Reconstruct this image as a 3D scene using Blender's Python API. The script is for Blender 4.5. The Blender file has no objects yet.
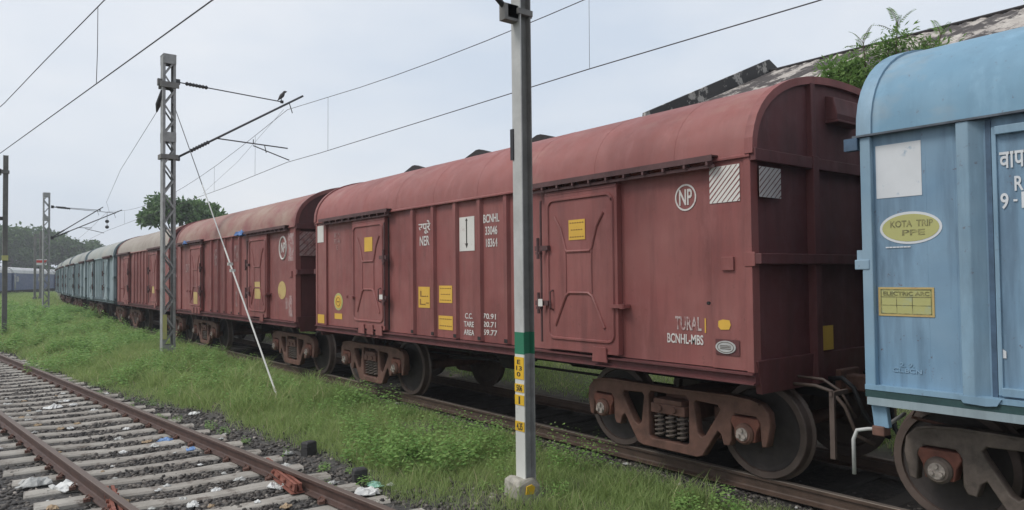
import bpy, bmesh, math, random
import numpy as np
from mathutils import Vector, Matrix, Euler, noise as mnoise

random.seed(7)
RNG = np.random.default_rng(11)
S = bpy.context.scene
COL = S.collection
PI = math.pi

# ------------------------------------------------------------------ camera, light, exposure
EYE = 2.1183
YAW, PITCH, ROLL, FPX = .6652, .0288, -.0111, 731.7
cam = bpy.data.cameras.new('camera')
cam.sensor_width = 36.0
cam.lens = FPX / 1024 * 36
cam.clip_start = .05
cam.clip_end = 3000
camo = bpy.data.objects.new('camera', cam)
COL.objects.link(camo)
_f = Vector((math.sin(YAW)*math.cos(PITCH), math.cos(YAW)*math.cos(PITCH), math.sin(PITCH)))
_r = Vector((math.cos(YAW), -math.sin(YAW), 0))
_u = _r.cross(_f)
_r2 = _r*math.cos(ROLL) + _u*math.sin(ROLL)
_u2 = -_r*math.sin(ROLL) + _u*math.cos(ROLL)
camo.matrix_world = Matrix(((_r2.x, _u2.x, -_f.x, 0), (_r2.y, _u2.y, -_f.y, 0), (_r2.z, _u2.z, -_f.z, EYE), (0, 0, 0, 1)))
S.camera = camo

SUN_FROM = Vector((-.60, .22, .77)).normalized()      # overcast: a broad weak sun, high on the camera's side of the train
w = bpy.data.worlds.new('World'); S.world = w; w.use_nodes = True
nt = w.node_tree; nt.nodes.clear()
N = nt.nodes.new; L = nt.links.new
out = N('ShaderNodeOutputWorld'); bg = N('ShaderNodeBackground'); bg.inputs['Strength'].default_value = .1
sky = N('ShaderNodeTexSky'); sky.sky_type = 'NISHITA'; sky.sun_disc = False
sky.sun_elevation = math.asin(SUN_FROM.z)
sky.sun_rotation = math.atan2(SUN_FROM.x, SUN_FROM.y)
sky.air_density = 1.2; sky.dust_density = 3.0; sky.ozone_density = 1.0
tc = N('ShaderNodeTexCoord'); mp = N('ShaderNodeMapping'); mp.inputs['Scale'].default_value = (1, 1, 2.6)
n1 = N('ShaderNodeTexNoise'); n1.inputs['Scale'].default_value = 2.2; n1.inputs['Detail'].default_value = 5; n1.inputs['Roughness'].default_value = .5
L(tc.outputs['Generated'], mp.inputs['Vector']); L(mp.outputs['Vector'], n1.inputs['Vector'])
cr = N('ShaderNodeValToRGB')
cr.color_ramp.elements[0].position = .30; cr.color_ramp.elements[0].color = (5.3, 5.95, 6.85, 1)
cr.color_ramp.elements[1].position = .72; cr.color_ramp.elements[1].color = (7.4, 7.55, 7.8, 1)
L(n1.outputs['Fac'], cr.inputs['Fac'])
mx = N('ShaderNodeMix'); mx.data_type = 'RGBA'; mx.inputs['Factor'].default_value = .9
L(sky.outputs['Color'], mx.inputs['A']); L(cr.outputs['Color'], mx.inputs['B'])
L(mx.outputs['Result'], bg.inputs['Color']); L(bg.outputs[0], out.inputs['Surface'])

sd = bpy.data.lights.new('sun', 'SUN'); sd.energy = 1.5; sd.angle = math.radians(22); sd.color = (1, .97, .92)
so = bpy.data.objects.new('sun', sd); COL.objects.link(so)
so.rotation_euler = SUN_FROM.to_track_quat('Z', 'Y').to_euler()
S.view_settings.view_transform = 'Standard'; S.view_settings.look = 'None'
S.view_settings.gamma = 1; S.view_settings.exposure = .36; S.view_settings.use_curve_mapping = False
S.cycles.use_denoising = True
S.cycles.max_bounces = 6; S.cycles.diffuse_bounces = 3; S.cycles.glossy_bounces = 2
S.cycles.volume_bounces = 0
S.cycles.volume_max_steps = 64

# ------------------------------------------------------------------ materials
MATS = {}
def nodes(name, rough=.8):
    m = bpy.data.materials.new(name); m.use_nodes = True
    t = m.node_tree; b = t.nodes['Principled BSDF']
    b.inputs['Roughness'].default_value = rough
    MATS[name] = m
    return m, t, b
def noise(t, vec, scale, detail=4, rough=.55, sc=(1, 1, 1), loc=(0, 0, 0)):
    mp = t.nodes.new('ShaderNodeMapping'); mp.inputs['Scale'].default_value = sc; mp.inputs['Location'].default_value = loc
    n = t.nodes.new('ShaderNodeTexNoise'); n.inputs['Scale'].default_value = scale
    n.inputs['Detail'].default_value = detail; n.inputs['Roughness'].default_value = rough
    t.links.new(vec, mp.inputs['Vector']); t.links.new(mp.outputs[0], n.inputs['Vector'])
    return n.outputs['Fac']
def ramp(t, fac, a, b, ca=(0, 0, 0, 1), cb=(1, 1, 1, 1)):
    r = t.nodes.new('ShaderNodeValToRGB')
    r.color_ramp.elements[0].position = a; r.color_ramp.elements[0].color = ca
    r.color_ramp.elements[1].position = b; r.color_ramp.elements[1].color = cb
    t.links.new(fac, r.inputs['Fac']); return r.outputs['Color']
def mix(t, fac, a, b, mode='MIX'):
    m = t.nodes.new('ShaderNodeMix'); m.data_type = 'RGBA'; m.blend_type = mode
    for k, v in (('Factor', fac), ('A', a), ('B', b)):
        if hasattr(v, 'is_output'): t.links.new(v, m.inputs[k])
        elif k == 'Factor': m.inputs[k].default_value = v
        else: m.inputs[k].default_value = (*v[:3], 1)
    return m.outputs['Result']
def mul(t, a, k):
    m = t.nodes.new('ShaderNodeMath'); m.operation = 'MULTIPLY'; t.links.new(a, m.inputs[0])
    if hasattr(k, 'is_output'): t.links.new(k, m.inputs[1])
    else: m.inputs[1].default_value = k
    return m.outputs[0]
def bump(t, b, h, strength, dist=.02):
    n = t.nodes.new('ShaderNodeBump'); n.inputs['Strength'].default_value = strength; n.inputs['Distance'].default_value = dist
    t.links.new(h, n.inputs['Height']); t.links.new(n.outputs[0], b.inputs['Normal'])
def geo(t): return t.nodes.new('ShaderNodeNewGeometry').outputs['Position']

def paint(name, c, dirt, dust=None, dustlo=.5, dusthi=.75, rough=.55, streak=.45, rust=.25, buckle=.35, fade=None):
    """weathered paint on steel sheet: large patches, rain streaks, small rust flecks, dust"""
    m, t, b = nodes(name, rough); p = geo(t)
    col = mix(t, mul(t, ramp(t, noise(t, p, .9, 5, .6), .35, .72), .75), c, dirt)
    if fade: col = mix(t, mul(t, ramp(t, noise(t, p, .55, 4, .6, loc=(3, 9, 1)), .42, .68), .6), col, fade)
    st = ramp(t, noise(t, p, 5, 4, .6, sc=(1.2, 1.2, .13)), .5, .78)
    col = mix(t, mul(t, st, streak), col, tuple(x*.55 for x in dirt))
    run = ramp(t, noise(t, p, 2.6, 5, .65, sc=(1.5, 1.5, .22), loc=(2, 5, 3)), .52, .66)
    col = mix(t, mul(t, run, streak*.75), col, tuple(x*.72+.01 for x in dirt))
    pale = ramp(t, noise(t, p, 3.1, 6, .7, sc=(1.2, 1.2, .35), loc=(8, 1, 6)), .55, .70)
    col = mix(t, mul(t, pale, .30), col, tuple(min(1, x*1.25+.05) for x in c))
    fl = ramp(t, noise(t, p, 17, 6, .72), .63, .70)
    col = mix(t, mul(t, fl, rust), col, (.10, .04, .025))
    sc = ramp(t, noise(t, p, 6.5, 6, .75, loc=(5, 2, 7), sc=(1, 1, .6)), .68, .74)
    col = mix(t, mul(t, sc, .35), col, tuple(min(1, x*1.5+.05) for x in c))
    if dust: col = mix(t, mul(t, ramp(t, noise(t, p, 1.3, 6, .62, sc=(1, .6, 1), loc=(7, 3, 1)), dustlo, dusthi), .8), col, dust)
    t.links.new(col, b.inputs['Base Color'])
    rr = ramp(t, noise(t, p, 4, 4), .3, .8, (rough-.1,)*3+(1,), (rough+.2,)*3+(1,)); t.links.new(rr, b.inputs['Roughness'])
    ad = t.nodes.new('ShaderNodeMath'); ad.operation = 'ADD'
    t.links.new(noise(t, p, 1.6, 2, .4), ad.inputs[0]); t.links.new(mul(t, noise(t, p, 40, 3, .6), .02), ad.inputs[1])
    bump(t, b, ad.outputs[0], buckle, .05)
    return m
def plain(name, c, rough=.8, var=.35, scale=6, metallic=0, bmp=.2):
    m, t, b = nodes(name, rough); p = geo(t)
    col = mix(t, ramp(t, noise(t, p, scale, 6, .65), .3, .75), tuple(x*(1+var) for x in c), tuple(x*(1-var) for x in c))
    t.links.new(col, b.inputs['Base Color']); b.inputs['Metallic'].default_value = metallic
    if bmp: bump(t, b, noise(t, p, scale*5, 4, .6), bmp, .01)
    return m
def worn(name, c, under, lo=.52, hi=.6, scale=9):
    """stencil paint rubbed through in flecks"""
    m, t, b = nodes(name, .7); p = geo(t)
    k = ramp(t, noise(t, p, scale, 7, .72), lo, hi)
    c2 = mix(t, mul(t, ramp(t, noise(t, p, 2.2, 4), .35, .7), .5), c, tuple(x*.72 for x in c))
    t.links.new(mix(t, mul(t, k, .85), c2, under), b.inputs['Base Color']); return m

MAROON = (.245, .072, .066)
M = {}
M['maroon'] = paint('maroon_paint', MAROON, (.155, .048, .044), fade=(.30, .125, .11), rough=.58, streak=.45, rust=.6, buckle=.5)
M['maroon_end'] = paint('maroon_end_paint', (.125, .037, .038), (.085, .028, .028), rough=.65, streak=.6)  # body maroon darkened: shade of the unlit ends put into the colour
M['maroon_roof'] = paint('maroon_roof_paint', (.285, .098, .088), (.20, .070, .062), dust=(.34, .21, .17), dustlo=.55, dusthi=.85, rough=.62, streak=.2)  # body maroon lightened for sky light on the roof, plus real tan dust
M['dusty_roof'] = paint('dusty_maroon_roof', (.27, .11, .10), (.22, .085, .08), dust=(.34, .25, .20), dustlo=.36, dusthi=.62, rough=.75, streak=.2)
M['tan_roof'] = paint('tan_grey_roof', (.34, .30, .26), (.26, .21, .185), dust=(.37, .33, .29), rough=.8, streak=.2)
M['grey_roof'] = paint('grey_dusty_roof', (.34, .35, .33), (.25, .27, .26), dust=(.4, .37, .32), rough=.8, streak=.2)
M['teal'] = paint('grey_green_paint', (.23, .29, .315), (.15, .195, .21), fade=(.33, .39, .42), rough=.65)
M['teal_shaded'] = paint('shaded_grey_green', (.085, .12, .125), (.05, .075, .08), rough=.7)  # grey green darkened: shade of the unlit ends put into the colour
M['blue'] = paint('light_blue_paint', (.175, .305, .43), (.115, .195, .285), fade=(.26, .37, .46), rough=.62, streak=.8, rust=.95, buckle=.5)
M['blue_trim'] = paint('pale_blue_trim', (.20, .335, .45), (.13, .225, .31), fade=(.31, .40, .46), rough=.65, rust=.5)
M['blue_dark'] = plain('deep_blue_paint', (.055, .10, .16), .6)
M['blue_roof'] = paint('blue_roof_paint', (.19, .33, .44), (.14, .26, .36), dust=(.36, .33, .29), dustlo=.5, dusthi=.8, rough=.75, streak=.25, rust=.5, buckle=.15)
M['green_band'] = plain('dark_green_band', (.02, .055, .055), .6)
M['shade'] = plain('black_shade_grime', (.022, .018, .018), .9)  # black for grimy gear; also painted as shade in slots and holes
M['rail_track'] = plain('grimy_door_track', (.085, .04, .04), .7)
M['iron'] = plain('rusty_brown_iron', (.125, .062, .045), .75, .45, 7)
M['iron_red'] = plain('oxide_red_iron', (.17, .062, .042), .75, .4, 7)
M['iron_grey'] = plain('grey_brown_iron', (.115, .09, .075), .7, .5, 8)
M['wheel'] = plain('wheel_steel', (.085, .06, .05), .6, .35, 5)
M['wheel_web'] = plain('grimy_wheel_web', (.035, .028, .026), .8, .4, 5)
M['bright_steel'] = plain('bright_steel', (.42, .40, .38), .35, .3, 12, .8, 0)
M['galv'] = plain('galvanised_grey', (.27, .27, .265), .6, .3, 5, .2)
M['galv_light'] = plain('light_grey_steel', (.42, .42, .405), .6, .2, 3)
M['galv_dark'] = plain('dark_grey_steel', (.16, .155, .145), .7, .3, 3)
M['wire'] = plain('wire_grey', (.07, .07, .075), .6, .1, 3, .3, 0)
M['black'] = plain('black_insulator', (.018, .018, .02), .5, .2, 6, 0, 0)
M['white'] = worn('white_stencil', (.62, .59, .56), MAROON, .56, .70)
M['white_mid'] = worn('dull_white_paint', (.50, .46, .44), (.25, .14, .13), .58, .72, 5)
M['white_rub'] = worn('rubbed_white_stencil', (.50, .42, .40), MAROON, .44, .58, 14)
M['yellow_pale'] = worn('faded_yellow_paint', (.52, .38, .15), (.36, .17, .09), .54, .70, 5)
M['white_plate'] = worn('white_panel_paint', (.66, .64, .60), (.40, .30, .27), .60, .72, 4)
M['white_faint'] = worn('faded_white_stencil', (.38, .27, .26), MAROON, .42, .6)
M['white_blue'] = worn('white_on_blue', (.64, .66, .68), (.25, .36, .46), .62, .74)
M['white_blue_faint'] = worn('faint_white_on_blue', (.25, .37, .48), (.18, .31, .43), .40, .55)
M['yellow'] = worn('yellow_paint', (.68, .41, .06), (.40, .18, .06), .6, .76)
M['yellow_dull'] = worn('dull_yellow_sticker', (.44, .43, .17), (.32, .39, .30), .56, .74)
M['yellow_ink'] = plain('brown_ink', (.22, .12, .03), .8)
M['dark_ink'] = worn('dark_ink', (.16, .15, .07), (.36, .34, .14), .45, .6, 14)
M['black_ink'] = plain('black_ink', (.03, .025, .02), .8, .1, 3, 0, 0)
M['post_white'] = worn('whitewashed_steel', (.60, .60, .56), (.33, .32, .29), .60, .76, 5)
M['post_green'] = worn('green_band_paint', (.02, .17, .09), (.03, .10, .07), .62, .75, 6)
M['sign_yellow'] = worn('yellow_number_plate', (.68, .42, .02), (.5, .3, .05), .64, .8)
M['concrete'] = plain('weathered_concrete', (.30, .28, .24), .9, .5, 9, 0, .6)
M['sleeper'] = None
M['oily'] = plain('oil_blackened_concrete', (.035,.031,.028), .9, .4, 8)
M['eave_brown'] = plain('grimy_blue_brown', (.085,.10,.12), .8, .4, 6)
M['cap_steel'] = plain('scuffed_cap_steel', (.30, .26, .23), .6, .5, 30)
M['pale_sole'] = paint('chalky_blue_grey', (.27, .34, .37), (.18, .23, .26), fade=(.34,.38,.38), rough=.7)
M['rag'] = plain('blue_tarpaulin', (.10, .19, .40), .7, .3, 20)
M['plastic'] = plain('white_plastic', (.62, .62, .60), .5, .15, 9)
M['plastic_grey'] = plain('pale_litter', (.42, .42, .40), .6, .3, 9)
M['plastic_blue'] = plain('blue_plastic', (.12, .22, .42), .5, .3, 9)
M['plastic_green'] = plain('mint_plastic', (.22, .42, .33), .5, .3, 9)
M['bag_brown'] = plain('brown_paper', (.33, .24, .15), .8, .3, 9)
M['block'] = plain('tarry_block', (.035, .034, .034), .85, .3, 10)
M['bird'] = plain('crow_feathers', (.035, .032, .032), .7, .2, 20)
M['coach'] = paint('coach_blue', (.025, .055, .16), (.02, .04, .11), fade=(.05, .075, .15), rough=.5)
M['coach_roof'] = plain('coach_white_roof', (.48, .48, .48), .7, .15, 1)
M['coach_glass'] = plain('dark_window', (.02, .025, .03), .2, .1, 1, 0, 0)
M['bark'] = plain('bark', (.09, .065, .045), .9, .35, 6)
M['fascia'] = worn('black_fascia', (.030, .028, .028), (.40, .38, .35), .53, .56, 1.5)  # near-black board with pale patches
M['wall'] = plain('sooty_shed_wall', (.16, .13, .11), .9, .3, 1)
M['redsign'] = plain('red_sign_paint', (.5, .04, .03), .6, .1, 3, 0, 0)

def shed_roof_mat():
    m, t, b = nodes('stained_asbestos_roof', .9); p = geo(t)
    k = ramp(t, noise(t, p, 1.1, 10, .78, sc=(.45, 1.0, .6)), .455, .51)
    c1 = mix(t, ramp(t, noise(t, p, 2.5, 5), .3, .7), (.52, .48, .43), (.33, .29, .26))
    t.links.new(mix(t, k, c1, (.055, .045, .042)), b.inputs['Base Color']); return m
M['shed_roof'] = shed_roof_mat()
def sleeper_mat():
    m, t, b = nodes('prestressed_concrete', .9); p = geo(t)
    c1 = mix(t, ramp(t, noise(t, p, 1.7, 5, .6), .35, .7), (.38, .355, .315), (.215, .195, .17))
    k = ramp(t, noise(t, p, 5, 8, .78), .52, .64)
    t.links.new(mix(t, mul(t, k, .85), c1, (.11, .085, .07)), b.inputs['Base Color'])
    bump(t, b, noise(t, p, 60, 4, .7), .5, .01); return m
M['sleeper'] = sleeper_mat()
def rail_mat(name, top, side):
    m, t, b = nodes(name, .6); g = t.nodes.new('ShaderNodeNewGeometry'); p = g.outputs['Position']
    sp = t.nodes.new('ShaderNodeSeparateXYZ'); t.links.new(p, sp.inputs[0])
    k = t.nodes.new('ShaderNodeMath'); k.operation = 'GREATER_THAN'; k.inputs[1].default_value = -.006
    t.links.new(sp.outputs['Z'], k.inputs[0])
    s = mix(t, ramp(t, noise(t, p, 7, 6, .7), .35, .7), side, tuple(x*.5 for x in side))
    t.links.new(mix(t, k.outputs[0], s, top), b.inputs['Base Color'])
    t.links.new(mul(t, k.outputs[0], .6), b.inputs['Metallic'])
    bump(t, b, noise(t, p, 50, 4, .7), .3, .01); return m
M['rail_old'] = rail_mat('old_rail', (.17, .13, .11), (.095, .052, .040))
M['rail_used'] = rail_mat('running_rail', (.25, .21, .18), (.105, .066, .048))
M['fishplate'] = plain('red_oxide_fishplate', (.20, .068, .045), .8, .4, 9)

def foliage(name, a, bcol, c=None, transl=.3):
    m, t, b = nodes(name, .6)
    at = t.nodes.new('ShaderNodeAttribute'); at.attribute_name = 'rnd'
    col = ramp(t, at.outputs['Fac'], 0, 1, (*a, 1), (*bcol, 1))
    if c:
        r = col.node; e = r.color_ramp.elements.new(.93); e.color = (*bcol, 1); r.color_ramp.elements[-1].color = (*c, 1)
    t.links.new(col, b.inputs['Base Color'])
    b.inputs['Specular IOR Level'].default_value = .25
    tr = t.nodes.new('ShaderNodeBsdfTranslucent'); t.links.new(col, tr.inputs['Color'])
    ms = t.nodes.new('ShaderNodeMixShader'); ms.inputs[0].default_value = transl
    o = t.nodes['Material Output']
    t.links.new(b.outputs[0], ms.inputs[1]); t.links.new(tr.outputs[0], ms.inputs[2]); t.links.new(ms.outputs[0], o.inputs['Surface'])
    return m
M['grass'] = foliage('grass_blades', (.215, .31, .10), (.41, .50, .20), (.62, .56, .34), .5)
M['weed'] = foliage('weed_leaves', (.13, .26, .065), (.30, .45, .14), None, .4)
M['leaf_dark'] = foliage('dark_tree_leaves', (.035, .085, .025), (.12, .20, .06))
M['leaf_mid'] = foliage('mid_tree_leaves', (.055, .115, .04), (.15, .24, .085))
M['leaf_fresh'] = foliage('fresh_pinnate_leaves', (.11, .21, .055), (.26, .40, .13), None, .45)
M['stone'] = foliage('ballast_stone', (.035, .032, .030), (.16, .142, .125), (.36, .32, .28), 0)

# ------------------------------------------------------------------ mesh helpers
class MB:
    def __init__(s): s.v = []; s.f = []
    def add(s, vs, fs):
        o = len(s.v); s.v += [tuple(v) for v in vs]; s.f += [tuple(i+o for i in f) for f in fs]; return s
    def box(s, x0, x1, y0, y1, z0, z1):
        return s.add([(x0,y0,z0),(x1,y0,z0),(x1,y1,z0),(x0,y1,z0),(x0,y0,z1),(x1,y0,z1),(x1,y1,z1),(x0,y1,z1)],
                     [(0,3,2,1),(4,5,6,7),(0,1,5,4),(1,2,6,5),(2,3,7,6),(3,0,4,7)])
    def loft(s, rings, closed=True, cap=True):
        n = len(rings[0]); vs = [p for r in rings for p in r]; fs = []
        for i in range(len(rings)-1):
            for j in range(n if closed else n-1):
                k = (j+1) % n; fs.append((i*n+j, i*n+k, (i+1)*n+k, (i+1)*n+j))
        if cap and closed: fs.append(tuple(range(n))[::-1]); fs.append(tuple((len(rings)-1)*n+j for j in range(n)))
        return s.add(vs, fs)
    def prism(s, poly, axis, a0, a1):
        def mk(p, a):
            return {'x': (a, p[0], p[1]), 'y': (p[0], a, p[1]), 'z': (p[0], p[1], a)}[axis]
        return s.loft([[mk(p, a0) for p in poly], [mk(p, a1) for p in poly]])
    def tube(s, pts, r, n=8):
        pts = [Vector(p) for p in pts]; rings = []
        rs = r if isinstance(r, (list, tuple)) else [r]*len(pts)
        prev = None
        for i, p in enumerate(pts):
            d = (pts[min(i+1, len(pts)-1)] - pts[max(i-1, 0)]).normalized()
            if prev is None:
                a = Vector((0,0,1)) if abs(d.z) < .9 else Vector((1,0,0))
                u = d.cross(a).normalized()
            else: u = (prev - d*prev.dot(d)).normalized()
            v = d.cross(u); prev = u
            rings.append([p + (u*math.cos(2*PI*k/n) + v*math.sin(2*PI*k/n))*rs[i] for k in range(n)])
        return s.loft(rings)
    def bar(s, a, b, wx, wy):      # rectangular bar from a to b
        a = Vector(a); b = Vector(b); d = (b-a).normalized()
        q = Vector((0,1,0)) if abs(d.y) < .9 else Vector((1,0,0))
        u = d.cross(q).normalized(); v = d.cross(u)
        R = lambda p: [p+u*wx/2+v*wy/2, p-u*wx/2+v*wy/2, p-u*wx/2-v*wy/2, p+u*wx/2-v*wy/2]
        return s.loft([R(a), R(b)])
    def lathe(s, prof, axis, c, n=24):     # prof: (r, a)
        rings = []
        for r, a in prof:
            ring = []
            for k in range(n):
                t = 2*PI*k/n; x, y = r*math.cos(t), r*math.sin(t)
                ring.append({'x': (c[0]+a, c[1]+x, c[2]+y), 'y': (c[0]+x, c[1]+a, c[2]+y), 'z': (c[0]+x, c[1]+y, c[2]+a)}[axis])
            rings.append(ring)
        return s.loft(rings)
    def mirror_x(s): s.v = [(-x, y, z) for x, y, z in s.v]; return s
    def build(s, name, mat, parent=None, smooth=False, bevel=0, auto=None):
        me = bpy.data.meshes.new(name); me.from_pydata(s.v, [], s.f)
        bm = bmesh.new(); bm.from_mesh(me); bmesh.ops.recalc_face_normals(bm, faces=bm.faces)
        if smooth or auto:
            for f in bm.faces: f.smooth = True
            ang = auto if auto else 3.2
            for e in bm.edges:
                if len(e.link_faces) == 2 and e.calc_face_angle(0) > ang: e.smooth = False
        bm.to_mesh(me); bm.free()
        return link(name, me, mat, parent, bevel)
def link(name, me, mat, parent=None, bevel=0):
    o = bpy.data.objects.new(name, me); COL.objects.link(o)
    if mat is not None:
        me.materials.append(mat); o.material_slots[0].link = 'OBJECT'; o.material_slots[0].material = mat
    if parent is not None: o.parent = parent
    if bevel:
        b = o.modifiers.new('bevel', 'BEVEL'); b.width = bevel; b.segments = 2; b.limit_method = 'ANGLE'; b.angle_limit = math.radians(40)
    return o
def tag(o, label, cat, group=None):
    o['label'] = label; o['category'] = cat
    if group: o['group'] = group
    return o
def struct(o, kind='structure'): o['kind'] = kind; return o
def thing(name, label, cat, loc=(0,0,0), rz=0, group=None):
    o = bpy.data.objects.new(name, None); COL.objects.link(o); o.location = loc; o.rotation_euler = (0,0,rz)
    o.empty_display_size = .3
    return tag(o, label, cat, group)
def copy_tree(o, parent=None, skip=()):
    kids = [c for c in o.children if c.name.split('.')[0] not in skip]
    c = o.copy(); COL.objects.link(c)
    if parent is not None: c.parent = parent
    for k in kids: copy_tree(k, c, skip)
    return c
def bignp(name, verts, faces, mat, rnd=None, n=4, smooth=False):
    """verts (V,3), faces (F,n) numpy; rnd per face"""
    me = bpy.data.meshes.new(name)
    V, F = len(verts), len(faces)
    me.vertices.add(V); me.vertices.foreach_set('co', verts.astype(np.float32).ravel())
    me.loops.add(F*n); me.loops.foreach_set('vertex_index', faces.astype(np.int32).ravel())
    me.polygons.add(F); me.polygons.foreach_set('loop_start', np.arange(0, F*n, n, dtype=np.int32))
    me.polygons.foreach_set('loop_total', np.full(F, n, dtype=np.int32))
    if smooth: me.polygons.foreach_set('use_smooth', np.ones(F, dtype=bool))
    me.update(calc_edges=True)
    if rnd is not None:
        a = me.attributes.new('rnd', 'FLOAT', 'FACE'); a.data.foreach_set('value', rnd.astype(np.float32))
    return link(name, me, mat)
def text_mesh(s, y_left, y_right, z0, z1, x, face=-1, spacing=1.0, thick=.002):
    """flat lettering standing on a wall facing -X (face=-1); fitted to the given box"""
    cu = bpy.data.curves.new('t', 'FONT'); cu.body = s; cu.align_x = 'CENTER'; cu.extrude = thick/2; cu.offset = .018
    cu.space_line = spacing
    to = bpy.data.objects.new('t', cu); COL.objects.link(to)
    dg = bpy.context.evaluated_depsgraph_get(); dg.update()
    me = bpy.data.meshes.new_from_object(to.evaluated_get(dg))
    bpy.data.objects.remove(to); bpy.data.curves.remove(cu)
    n = len(me.vertices); co = np.empty(n*3); me.vertices.foreach_get('co', co); co = co.reshape(-1, 3)
    mn, mxx = co.min(0), co.max(0); k = (co-mn)/(mxx-mn+1e-9)
    o = np.empty_like(co)
    o[:, 1] = y_left + (y_right-y_left)*k[:, 0]; o[:, 2] = z0 + (z1-z0)*k[:, 1]; o[:, 0] = x + face*thick*k[:, 2]
    me.vertices.foreach_set('co', o.ravel()); me.materials.clear(); me.update()
    return me
def letters(s, yl, yr, z0, z1, x, mat, parent, name='lettering', spacing=1.0):
    return link(name, text_mesh(s, yl, yr, z0, z1, x, spacing=spacing), mat, parent)
def curve_plate(name, splines, axis_x, thick, mat, parent, bevel=.01):
    """2D outline with holes in the YZ plane, extruded along X, centred at axis_x"""
    cu = bpy.data.curves.new('c', 'CURVE'); cu.dimensions = '2D'; cu.fill_mode = 'BOTH'
    for sp in splines:
        q = cu.splines.new('POLY'); q.points.add(len(sp)-1)
        for i, p in enumerate(sp): q.points[i].co = (p[0], p[1], 0, 1)
        q.use_cyclic_u = True
    cu.extrude = thick/2 - bevel; cu.bevel_depth = bevel; cu.bevel_resolution = 1; cu.offset = -bevel
    to = bpy.data.objects.new('c', cu); COL.objects.link(to)
    dg = bpy.context.evaluated_depsgraph_get(); dg.update()
    me = bpy.data.meshes.new_from_object(to.evaluated_get(dg))
    bpy.data.objects.remove(to); bpy.data.curves.remove(cu)
    me.transform(Matrix(((0,0,1,axis_x),(1,0,0,0),(0,1,0,0),(0,0,0,1)))); me.materials.clear()
    return link(name, me, mat, parent)

# ------------------------------------------------------------------ track alignment
TC = 7.633                                   # centre of the train's track
def train_x(y): return TC + (max(0, y-17)**2)/1424
def train_dir(y): return max(0, y-17)/712
def left_x(y): return 2.975 - .0908*y        # centre of the near, empty track

def sstep(a, b, x): t = np.clip((x-a)/(b-a), 0, 1); return t*t*(3-2*t)
def vnoise(x, y, s, seed=0):
    r = np.zeros_like(np.asarray(x, float))
    for i, (a, b, ph) in enumerate(((1, .31, .7), (-.43, 1.1, 2.1), (.77, -.83, 4.4), (1.7, 1.3, 1.9), (-2.1, .9, .3))):
        r = r + np.sin((a*x + b*y)*s + ph + seed*1.7)*(.35 if i > 2 else .6)
    return r/2.5
def ground_z(x, y):
    x = np.asarray(x, float); y = np.asarray(y, float)
    tx = TC + np.maximum(0, y-17)**2/1424
    dl = np.abs(x - left_x(y)); dt = np.abs(x - tx)
    base = -.20 - .05*sstep(1.3, 2.2, dl)*(1-sstep(1.5, 2.5, dt)) + .05*(1-sstep(1.6, 2.3, dt))*np.maximum(sstep(.76, .92, dt), .5)
    rise = .04 + .17*sstep(7, 22, y) + .30*sstep(22, 60, y) + .30*sstep(60, 130, y)
    away = np.minimum(sstep(1.5, 2.7, dl), sstep(1.15, 2.0, dt))
    z = base + away*(rise + .05*vnoise(x, y, .8) + .025*vnoise(x, y, 3.1, 2))
    far = sstep(10.5, 18, x-(tx-TC))*.25
    return z + far*away + .012*vnoise(x, y, 9, 5)*(1-away)

# ------------------------------------------------------------------ ground sheet
def axis(a, b, fine0, fine1, d, g=1.12):
    xs = list(np.arange(fine0, fine1, d)); s = d; x = fine1
    while x < b: xs.append(x); s *= g; x += s
    xs.append(b); s = d; x = fine0 - d
    while x > a: xs.insert(0, x); s *= g; x -= s
    xs.insert(0, a); return np.array(xs)
gx = axis(-1500, 1500, -1, 13, .16); gy = axis(-200, 2500, 1, 40, .2)
X, Y = np.meshgrid(gx, gy); Z = ground_z(X, Y)
vv = np.stack([X, Y, Z], -1).reshape(-1, 3)
nx, ny = len(gx), len(gy); ii = np.arange(nx*ny).reshape(ny, nx)
ff = np.stack([ii[:-1, :-1], ii[:-1, 1:], ii[1:, 1:], ii[1:, :-1]], -1).reshape(-1, 4)
def ground_mat():
    m, t, b = nodes('ground_soil', .95); p = geo(t)
    at = t.nodes.new('ShaderNodeAttribute'); at.attribute_name = 'cover'; sp = t.nodes.new('ShaderNodeSeparateColor')
    t.links.new(at.outputs['Color'], sp.inputs[0])
    soil = mix(t, ramp(t, noise(t, p, 3, 8, .7), .35, .7), (.13, .11, .09), (.065, .056, .046))
    bal = mix(t, ramp(t, noise(t, p, 28, 6, .75), .38, .66), (.028, .027, .028), (.14, .13, .12))
    oil = mix(t, ramp(t, noise(t, p, 16, 7, .75), .4, .7), (.018, .016, .015), (.075, .066, .058))
    grn = mix(t, ramp(t, noise(t, p, .8, 8, .7), .35, .7), (.09, .13, .04), (.17, .22, .075))
    c = mix(t, sp.outputs[0], soil, bal); c = mix(t, sp.outputs[1], c, grn); c = mix(t, sp.outputs[2], c, oil)
    t.links.new(c, b.inputs['Base Color']); bump(t, b, noise(t, p, 26, 6, .8), .8, .04); return m
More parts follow.
